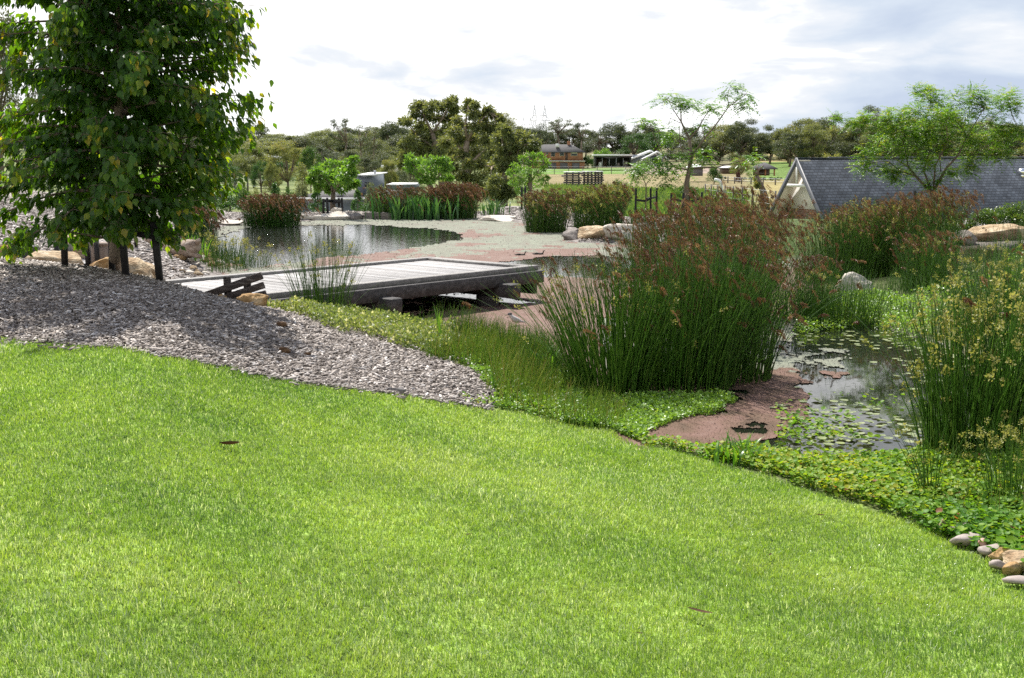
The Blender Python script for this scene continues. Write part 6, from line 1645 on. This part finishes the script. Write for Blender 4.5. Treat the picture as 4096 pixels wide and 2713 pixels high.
# small buildings
def cottage(label, px, D, x0, x1, yw, yb, yr, roof='roofsheet', wall='greywall', dep=5, win=None, name='cottage', cat='house'):
    f = Fac(name, label, cat, px, D)
    f.part('wall', wall, [(x0, yw, x1, yb, 0, dep)])
    f.hip('roof', roof, x0, x1, yw, yr, dep, x0 + (x1 - x0) * .3, x1 - (x1 - x0) * .3, ov=.4)
    if win:
        for q in win: f.part('window', 'glass', [(*q, -.08, .05)])
    return f
cottage('small cream cottage behind the maple\'s right edge', 219, 165, 213, 226, 165, 175, 160, 'tile', 'cream', 6, [(216, 167, 218, 170)])
cottage('long pale house half hidden behind the olive trees at left', 262, 240, 248, 276, 158, 168, 153.5, 'roofsheet', 'greywall', 8, [(254, 160, 256, 163), (264, 160, 266, 163)])
cottage('small shed with a pale roof right of the tall sapling', 697, 215, 690.5, 703, 167.5, 176, 164.5, 'roofsheet', 'garage', 4, None, 'shed', 'shed')
cottage('low dark shed roof beyond the paddock', 730, 225, 723, 737, 167.5, 174, 166, 'steel', 'brown_door', 4, None, 'shed', 'shed')
g_ = Fac('gazebo', 'brick gazebo with a grey hipped roof at the edge of the wood', 'gazebo', 764, 230)
g_.hip('roof', 'tile', 756, 776, 168.5, 162.5, 5, 766, 768, ov=.3)
for x in (757, 765, 774): g_.part('pillar', 'brick', [(x, 168.5, x + 1.2, 176, 0, .5)])
g_.part('wall', 'brown_door', [(758, 169, 775, 176, 4.6, 4.9)])
g_.part('bench_rail', 'greywood', [(757, 173, 775, 173.5, .1, .3)])
# grey flat roofed house behind the far bank
gh = Fac('flat_roofed_house', 'low grey rendered house with flat white edged roof behind the far bank', 'house', 335, 44)
gh.part('wall', 'greywall', [(291, 199.6, 380, 232, 0, 9)])
gh.part('roof_edge', 'white', [(289, 197.8, 381, 199.5, -.25, .02)])
gh.part('roof', 'tile', [(289.3, 198.1, 380.7, 199.3, .03, 9.3)])
gh.part('door', 'dark', [(334, 209, 338.8, 224, -.05, .03)])
up = gh.part('upper_storey', 'greywall', [(348.5, 177, 364, 197.4, 2.5, 7)])
gh.part('upper_roof', 'white', [(347.5, 175.8, 367, 176.9, 2.2, 7.2)], up)
gh.part('window', 'glass', [(356.5, 184, 361.5, 188.5, 2.42, 2.52)], up)
gh.part('side_wall', 'white', [(330, 190, 335, 197.5, 1.4, 2.4)])
gh.part('flue', 'steel', [(361, 172.5, 363, 175.7, 4, 4.3)], up)
sh = Fac('low_shed', 'long low pale shed with a flat roof left of the big gums', 'shed', 401, 63)
sh.part('wall', 'greywall', [(387, 185, 415, 189.4, 0, 3)]); sh.part('base_wall', 'dark', [(388, 189.4, 414, 200, .2, 2.8)])
sh.part('roof', 'roofsheet', [(386.5, 184.2, 415.5, 184.95, -.15, 3.2)])
far = Fac('low_shed', 'distant white caravan roof on the meadow above the low shed', 'shed', 391, 118)
far.part('wall', 'roofsheet', [(381, 165.3, 397, 168.2, 0, 3)]); far.part('base_wall', 'cream', [(382, 168.2, 396.5, 172, .1, 2.8)])
# stacked timber
def timber(label, x0, x1, y0, y1, D, seed):
    g = np.random.default_rng(seed)
    f = Fac('timber_stack', label, 'timber stack', (x0 + x1) / 2, D, 'timber stacks on the bare paddock')
    mb = MB(); n = 8; a = at(x0, y1, D); b = at(x1, y0, D); w = b[0] - a[0]; hh = (b[2] - a[2]) / n
    z0 = f.o[2]; H = b[2] - z0; hh = H / n
    for i in range(n):
        mb.box((g.normal(0, .12), 1.2 + g.normal(0, .1), hh * (i + .35)), (w * (1 + g.normal(0, .02)), 2.4, hh * .55), None, g.random())
        for k in (-.35, 0, .35): mb.box((w * k, 1.2, hh * (i + .8)), (.12, 2.2, hh * .34), None, .1)
    mb.build('boards', M['lumber'], f.root)
    mb = MB(); mb.box((0, 1.2, H + .03), (w * 1.04, 2.5, .06)); mb.build('cover_sheet', M['roofsheet'], f.root)
timber('dark timber stack at the left of the three on the bare paddock', 564.5, 582, 172.3, 182, 150, 1)
timber('middle timber stack of the three on the bare paddock', 583, 594, 171.8, 181, 153, 2)
timber('right timber stack of the three on the bare paddock', 594.6, 603.5, 171.8, 180.5, 153, 3)
# wire fences
def fence(label, pts, n, hgt, wires, name='wire_fence', w=.09):
    P0 = np.array([gd(p, D) for p, D in pts])
    root = empty(name, P0[0], label, 'fence')
    t = np.linspace(0, len(pts) - 1, n); Q = []
    for q in t:
        i = min(int(q), len(pts) - 2); f = q - i
        p = P0[i] * (1 - f) + P0[i + 1] * f; p[2] = hz1(p[0], p[1]); Q.append(p)
    Q = np.array(Q) - P0[0]
    for p in Q:
        mb = MB(); mb.box(p + [0, 0, hgt / 2], (w, w, hgt)); mb.build('fence_post', M['greywood'], root)
    mb = MB()
    for k in wires:
        mb.tube(Q + [0, 0, hgt * k], w * .12, 4)
    mb.build('wires', M['steel'], root)
fence('thin wire fence between the green house lawn and the bare paddock', ((540, 300), (640, 300), (672, 296)), 15, 2.0, (.3, .6, .9), w=.16)
fence('wire fence running along the meadow towards the gable', ((705, 120), (722, 105), (745, 95), (775, 88)), 9, 1.5, (.35, .65, .95), w=.1)
fence('post and rail fence below the clipped bushes', ((715, 215), (745, 200), (800, 195)), 10, 1.1, (.5, .9), w=.18)
fence('short thin wire fence on the dry slope left', ((205, 110), (235, 105), (275, 100)), 7, 1.1, (.4, .9), w=.12)
# bent white pipe
def pipe():
    D = 92; P = [at(724.5, 187.4, D), at(720.8, 182.5, D), at(718, 180.3, D), at(714.5, 179.6, D)]
    P[0][2] = hz1(P[0][0], P[0][1])
    mb = MB(); mb.tube(P, .12, 8); o = mb.build('bent_pipe', M['white'], org=P[0], smooth=True); tag(o, 'bent white pipe standing at the meadow\'s edge', 'pipe')
pipe()
# pylons and lines
def pylon(label, px, top, base, D, wpx):
    """wide lattice tower with two peaks and a long cross arm"""
    root = empty('pylon', gd(px, D), label, 'pylon'); o = np.array(root.location)
    zt = at(px, top, D)[2] - o[2]; W = pxw(wpx, D); r = .11
    mb = MB()
    def seg(a, b, rr=r): mb.tube([a, b], rr, 4, cap=False)
    for sx in (-1, 1):
        X = sx * W * .28; zc = zt * .66
        base_w = W * .22
        for sy in (-1, 1):
            seg((X - base_w, sy * base_w, 0), (X - .5, sy * .5, zc)); seg((X + base_w, sy * base_w, 0), (X + .5, sy * .5, zc))
            n = 9
            for i in range(n):
                f0, f1 = i / n, (i + 1) / n
                w0, w1 = base_w * (1 - f0) + .5 * f0, base_w * (1 - f1) + .5 * f1
                seg((X - w0, sy * w0, zc * f0), (X + w1, sy * w1, zc * f1), r * .6); seg((X + w0, sy * w0, zc * f0), (X - w1, sy * w1, zc * f1), r * .6)
        for i in range(5):
            f0, f1 = i / 5, (i + 1) / 5
            w0, w1 = W * .13 * (1 - f0), W * .13 * (1 - f1)
            for s_ in (-1, 1):
                seg((X + s_ * w0, 0, zc + (zt - zc) * f0), (X + s_ * w1, 0, zc + (zt - zc) * f1)); seg((X + s_ * w0, 0, zc + (zt - zc) * f0), (X - s_ * w1, 0, zc + (zt - zc) * f1), r * .6)
    mb.build('tower', M['steel'], root)
    mb = MB(); zc = zt * .66
    for z, hw in ((zc, W * .56), (zc + (zt - zc) * .32, W * .34)):
        for sy in (-.6, .6): mb.tube([(-hw, sy, z), (hw, sy, z)], r, 4)
        for i in range(12):
            x0 = -hw + 2 * hw * i / 12; mb.tube([(x0, -.6, z), (x0 + hw / 6, .6, z)], r * .6, 4, cap=False)
    for sx in (-1, 1): mb.tube([(sx * W * .56, 0, zc), (sx * W * .34, 0, zc + (zt - zc) * .32)], r, 4)
    mb.build('cross_arm', M['steel'], root)
pylon('tall lattice power pylon with two peaks above the wood', 539.5, 105, 140, 640, 18)
pylon('smaller distant twin peaked pylon left of the tall one', 527, 117, 140, 900, 13)
mb = MB()
for dz, dy in ((0, 0), (1.4, 0), (5, 0)):
    for off in (0, 3):
        A = at(545, 124 - dz * .9, 640 + off); B = at(800, 147 - dz * .9, 620 + off)
        s_ = np.linspace(0, 1, 14)[:, None]; Pw = A + (B - A) * s_; Pw[:, 2] -= 6 * 4 * (s_ * (1 - s_))[:, 0] * .5
        mb.tube(Pw, .045, 4)
o = mb.build('power_lines', M['steel'], org=at(600, 130, 640)); tag(o, 'thin power lines sloping across the sky right of the pylon', 'power lines')

# ------------------------------------------------------------------ slate roofed building on the right
def slate_building():
    D = 70
    apex = at(797, 158.6, D)
    r = np.array([.90, .436, 0]); g = np.array([.436, -.90, 0]); th = R(54)
    root = empty('slate_roofed_building', (apex[0], apex[1], hz1(apex[0], apex[1])), 'building with a steep dark slate roof and a white gable end facing left', 'building')
    org = np.array(root.location)
    Lr, drop = 46.0, 8.0; sl = drop / math.sin(th); zz = np.array([0, 0, 1.0])
    for sgn in (1, -1):
        d = sgn * g * math.cos(th) - zz * math.sin(th)
        x = -r if sgn > 0 else r
        n = np.cross(x, d)
        mb = MB()
        x0, x1 = (-Lr, .0) if sgn > 0 else (0, Lr)
        mb.box(((x0 + x1) / 2, sl / 2, -.05), (Lr, sl, .10))
        o = mb.build('roof_slope', M['slate'], root)
        o.matrix_local = Matrix(((x[0], d[0], n[0], apex[0] - org[0]), (x[1], d[1], n[1], apex[1] - org[1]), (x[2], d[2], n[2], apex[2] - org[2]), (0, 0, 0, 1)))
        # pale lining under the overhang and the dark barge board on its edge
        mb = MB(); a = apex - org + r * .45 - n * .135
        mb.beam(a, a + d * sl, .86, .06, up=n); mb.build('soffit', M['cream'], root)
        mb = MB(); a = apex - org - r * .035 - n * .12
        mb.beam(a - d * .02 + n * .07, a + d * sl + n * .07, .06, .26, up=n); mb.build('barge_board', M['fascia'], root)
    mb = MB(); a = apex - org + zz * .03; mb.beam(a + r * 2.2, a + r * Lr, .16, .12, bev=.03); mb.build('ridge_cap', M['fascia'], root)
    mb = MB(); a = apex - org + zz * .02; mb.beam(a - r * .03, a + r * 2.2, .16, .07, bev=.02); mb.build('ridge_cap', M['slate'], root)
    # gable wall, set back under the overhang
    c = apex - org + r * .86
    k = 1 / math.tan(th)
    def pt(a_, z): return c + g * a_ + zz * z
    mb = MB()
    z1 = -2.85
    V = [pt(0, -.22), pt(-(-z1 - .22) * k, z1), pt((-z1 - .22) * k, z1)]
    V += [p + r * .2 for p in V]
    mb.add(V, [(0, 1, 4, 3), (1, 2, 5, 4), (2, 0, 3, 5)], [(0, 2, 1), (3, 4, 5)]); mb.build('gable_wall', M['white'], root)
    mb = MB(); hw = (-z1 - .22) * k
    mb.beam(c + r * 23 + zz * (z1 - 2.2), c + r * .05 + zz * (z1 - 2.2), hw * 2 - .3, 4.38); mb.build('brick_wall', M['brick2'], root)
    cc = apex - org + r * .03
    mb = MB(); zc = -1.5; hwc = (1.5 - .2) * k
    mb.beam(cc - g * hwc + zz * zc, cc + g * hwc + zz * zc, .09, .17); mb.build('collar_beam', M['white'], root)
    mb = MB(); mb.beam(cc + zz * -.3, cc + zz * (zc + .09), .09, .1, up=(g[0], g[1], 0)); mb.build('king_post', M['white'], root)
    # roof fittings on the near slope
    d = g * math.cos(th) - zz * math.sin(th); n = np.cross(-r, d)
    def onroof(px, py):
        ry = ray(px, py); a = (apex - np.array([0, 0, EYE])) @ n / (ry @ n)
        return np.array([0, 0, EYE]) + ry * a - org
    p = onroof(957, 178)
    mb = MB(); mb.tube([p - zz * .1, p + zz * .62], .05, 8); mb.build('vent_pipe', M['dark'], root)
    mb = MB(); mb.beam(p - r * .22 + n * .02, p + r * .22 + n * .02, .3, .03, up=n); mb.build('flashing', M['steel'], root)
    p = onroof(1022, 177)
    V, Fc = ico(3); mb = MB(); mb.tube([p - zz * .05, p + zz * .2], .13, 10); mb.add(V * [.3, .3, .22] + p + zz * .32, None, Fc); mb.build('roof_ventilator', M['chrome'], root, smooth=True)
slate_building()

# ================================================================== ANIMALS AND SMALL THINGS
def duck(label, px, py, length, yaw, headup=1.0):
    c = on(px, py, 0)
    root = empty('duck', c, label, 'duck', 'ducks on the pond', yaw)
    # one skin: tail, body, breast, neck, head
    S = [(-.50, .13, .010, .010), (-.44, .105, .05, .018), (-.36, .075, .085, .045), (-.22, .05, .125, .085), (-.05, .045, .145, .105), (.10, .045, .135, .105), (.22, .06, .105, .095), (.30, .095, .07, .075), (.335, .15, .045, .047), (.35, .205, .037, .038), (.365, .25, .040, .040), (.385, .285, .046, .046), (.42, .30, .042, .040), (.455, .295, .022, .022), (.47, .29, .008, .008)]
    S = np.array(S) * length
    k = 12; ang = np.arange(k) / k * 2 * math.pi
    P = np.stack([S[:, 0], 0 * S[:, 0], S[:, 1] * headup], -1)
    T = np.gradient(P, axis=0); T /= np.linalg.norm(T, axis=1)[:, None]
    Y = np.tile([0, 1., 0], (len(S), 1)); N = np.cross(T, Y)
    V = P[:, None] + Y[:, None] * (S[:, 2, None] * np.cos(ang))[..., None] + N[:, None] * (S[:, 3, None] * np.sin(ang))[..., None]
    i = np.arange(len(S) - 1)[:, None] * k; j = np.arange(k)[None]; q = np.stack([i + j, i + (j + 1) % k, i + k + (j + 1) % k, i + k + j], -1).reshape(-1, 4)
    mb = MB(); mb.add(V.reshape(-1, 3), q); mb.build('body', M['duck'], root, smooth=True)
    mb = MB(); L = length
    V = np.array([(.455, -.022, .298), (.455, .022, .298), (.54, .022, .272), (.54, -.022, .272), (.455, -.020, .278), (.455, .020, .278), (.54, .018, .264), (.54, -.018, .264)]) * L
    V[:, 2] *= headup
    mb.add(V, [(0, 1, 2, 3), (7, 6, 5, 4), (0, 4, 5, 1), (1, 5, 6, 2), (2, 6, 7, 3), (3, 7, 4, 0)]); mb.build('bill', M['bill'], root)
    for s_ in (-1, 1):
        V, Fc = ico(2); mb = MB(); mb.add(V * np.array([.24, .03, .075]) * L + np.array([-.12, s_ * .125, .085]) * L, None, Fc); mb.build('wing', M['duck'], root, smooth=True)
duck('left brown duck swimming to the right at the edge of the duckweed', 520.5, 255.6, .235, .0)
duck('right brown duck swimming away just ahead of the other', 538.5, 254.8, .25, .08)
def small_bird():
    c = on(516, 326, 0.0); 
    root = empty('small_bird', c + [0, 0, .02], 'tiny dark capped bird at the azolla\'s near edge by the rushes', 'bird')
    S = np.array([(-.10, .02, .006), (-.06, .03, .012), (-.02, .04, .03), (.02, .055, .034), (.045, .08, .024), (.06, .098, .022), (.075, .108, .018), (.085, .108, .006)])
    mb = MB(); mb.tube(S[:, [0, 0, 1]] * [-1, 0, 1] * [1, 0, 1], S[:, 2], 9); mb.build('body', M['birdwhite'], root, smooth=True)
    V, Fc = ico(2); mb = MB(); mb.add(V * [.026, .022, .016] + [-.066, 0, .112], None, Fc); mb.build('cap', M['dark'], root, smooth=True)
    mb = MB(); mb.tube([(-.085, 0, .106), (-.11, 0, .102)], [.006, .001], 6); mb.build('bill', M['bill'], root)
small_bird()
def curled_leaf(name, label, cat, px, py, L, W, yaw, mat, roll, arch=.25, lift=.012):
    c = gp(px, py, 2.5, 15)
    n = 12; s = np.linspace(0, 1, n); w = W / 2 * np.sin(np.clip(s * .96 + .02, 0, 1) * math.pi) ** .8
    rows = []
    m = 7
    for i in range(n):
        a = np.linspace(-1, 1, m) * roll
        y = np.sin(a) / max(roll, .05) * w[i]; z = (1 - np.cos(a)) / max(roll, .05) * w[i]
        rows.append(np.stack([np.full(m, (s[i] - .5) * L), y, z + arch * L * (s[i] - .5) ** 2 * 2], -1))
    V = np.concatenate(rows) @ rotz(yaw).T
    V = np.concatenate([V, V - [0, 0, .0015]])
    q = [(i * m + j, i * m + j + 1, (i + 1) * m + j + 1, (i + 1) * m + j) for i in range(n - 1) for j in range(m - 1)]
    mb = MB(); mb.add(V[:n * m], q, None, np.repeat(s, m))
    o = mb.build(name, M[mat], smooth=True); o.location = (float(c[0]), float(c[1]), float(c[2]) + lift); return tag(o, label, cat)
curled_leaf('curled_leaf', 'dark curled dry leaf lying on the lawn at left', 'leaf', 230, 450, .105, .045, .12, 'brownleaf', 1.6, .2, .028)
curled_leaf('fallen_leaf', 'long brown gum leaf stuck in the lawn near the bottom', 'leaf', 700, 623, .10, .022, -.6, 'brownleaf', .5, .1, .044)
curled_leaf('fallen_leaf', 'tiny dark leaf scrap on the lawn at the right', 'leaf', 820, 520, .05, .016, -.2, 'brownleaf', .8, .1, .026)
for i, (px, py) in enumerate(((330, 487), (468, 540), (120, 412), (560, 470), (770, 560), (240, 590), (640, 640), (880, 610), (90, 520), (410, 440))):
    g_s = np.random.default_rng(400 + i)
    o = curled_leaf('leaf_scrap', 'small brown leaf scrap caught in the blades of the lawn', 'leaf', px, py, .022 + .02 * g_s.random(), .008 + .005 * g_s.random(), g_s.random() * 3, 'brownleaf', .9, .15, .024)
    o['group'] = 'leaf scraps in the lawn'
def chunk(label, px, py, L, W, H, yaw, mat, seed, name='bark_chunk', cat='bark chunk'):
    c = gp(px, py, 3, 20); V, Fc = rock_verts((L, W, H), seed, 6, sub=3, rough=.12, boxy=.7)
    V = V @ rotz(yaw).T; mb = MB(); mb.add(V, None, Fc); o = mb.build(name, M[mat]); o.location = (float(c[0]), float(c[1]), float(c[2]) + H * .4 + .008); tag(o, label, cat, 'bark and wood lying on the mulch')
chunk('brown bark chunk on the mulch in the middle of the bank', 285, 354.5, .125, .06, .05, -.2, 'bark_chunk', 301)
chunk('small reddish bark piece right of the bigger brown chunk', 307, 356.5, .06, .035, .03, .1, 'bark_chunk', 302)
chunk('dark bark lump near the mulch crest below the plank barrier', 281, 328, .09, .06, .05, -.3, 'bark_chunk', 303)
chunk('long grey splinter of wood at the lawn edge of the mulch', 397, 393, .19, .035, .03, -.35, 'greywood', 304, 'wood_splinter', 'wood splinter')
chunk('grey wood splinter in the middle of the right mulch', 360, 371, .13, .03, .02, -.2, 'greywood', 305, 'wood_splinter', 'wood splinter')
chunk('thin pale stick lying across the mulch near its right end', 448, 397, .20, .014, .012, -.75, 'pale_stick', 306, 'stick', 'stick')
chunk('pale flat sliver in the shaded mulch at left', 20, 316, .16, .03, .012, -.1, 'pale_stick', 307, 'stick', 'stick')
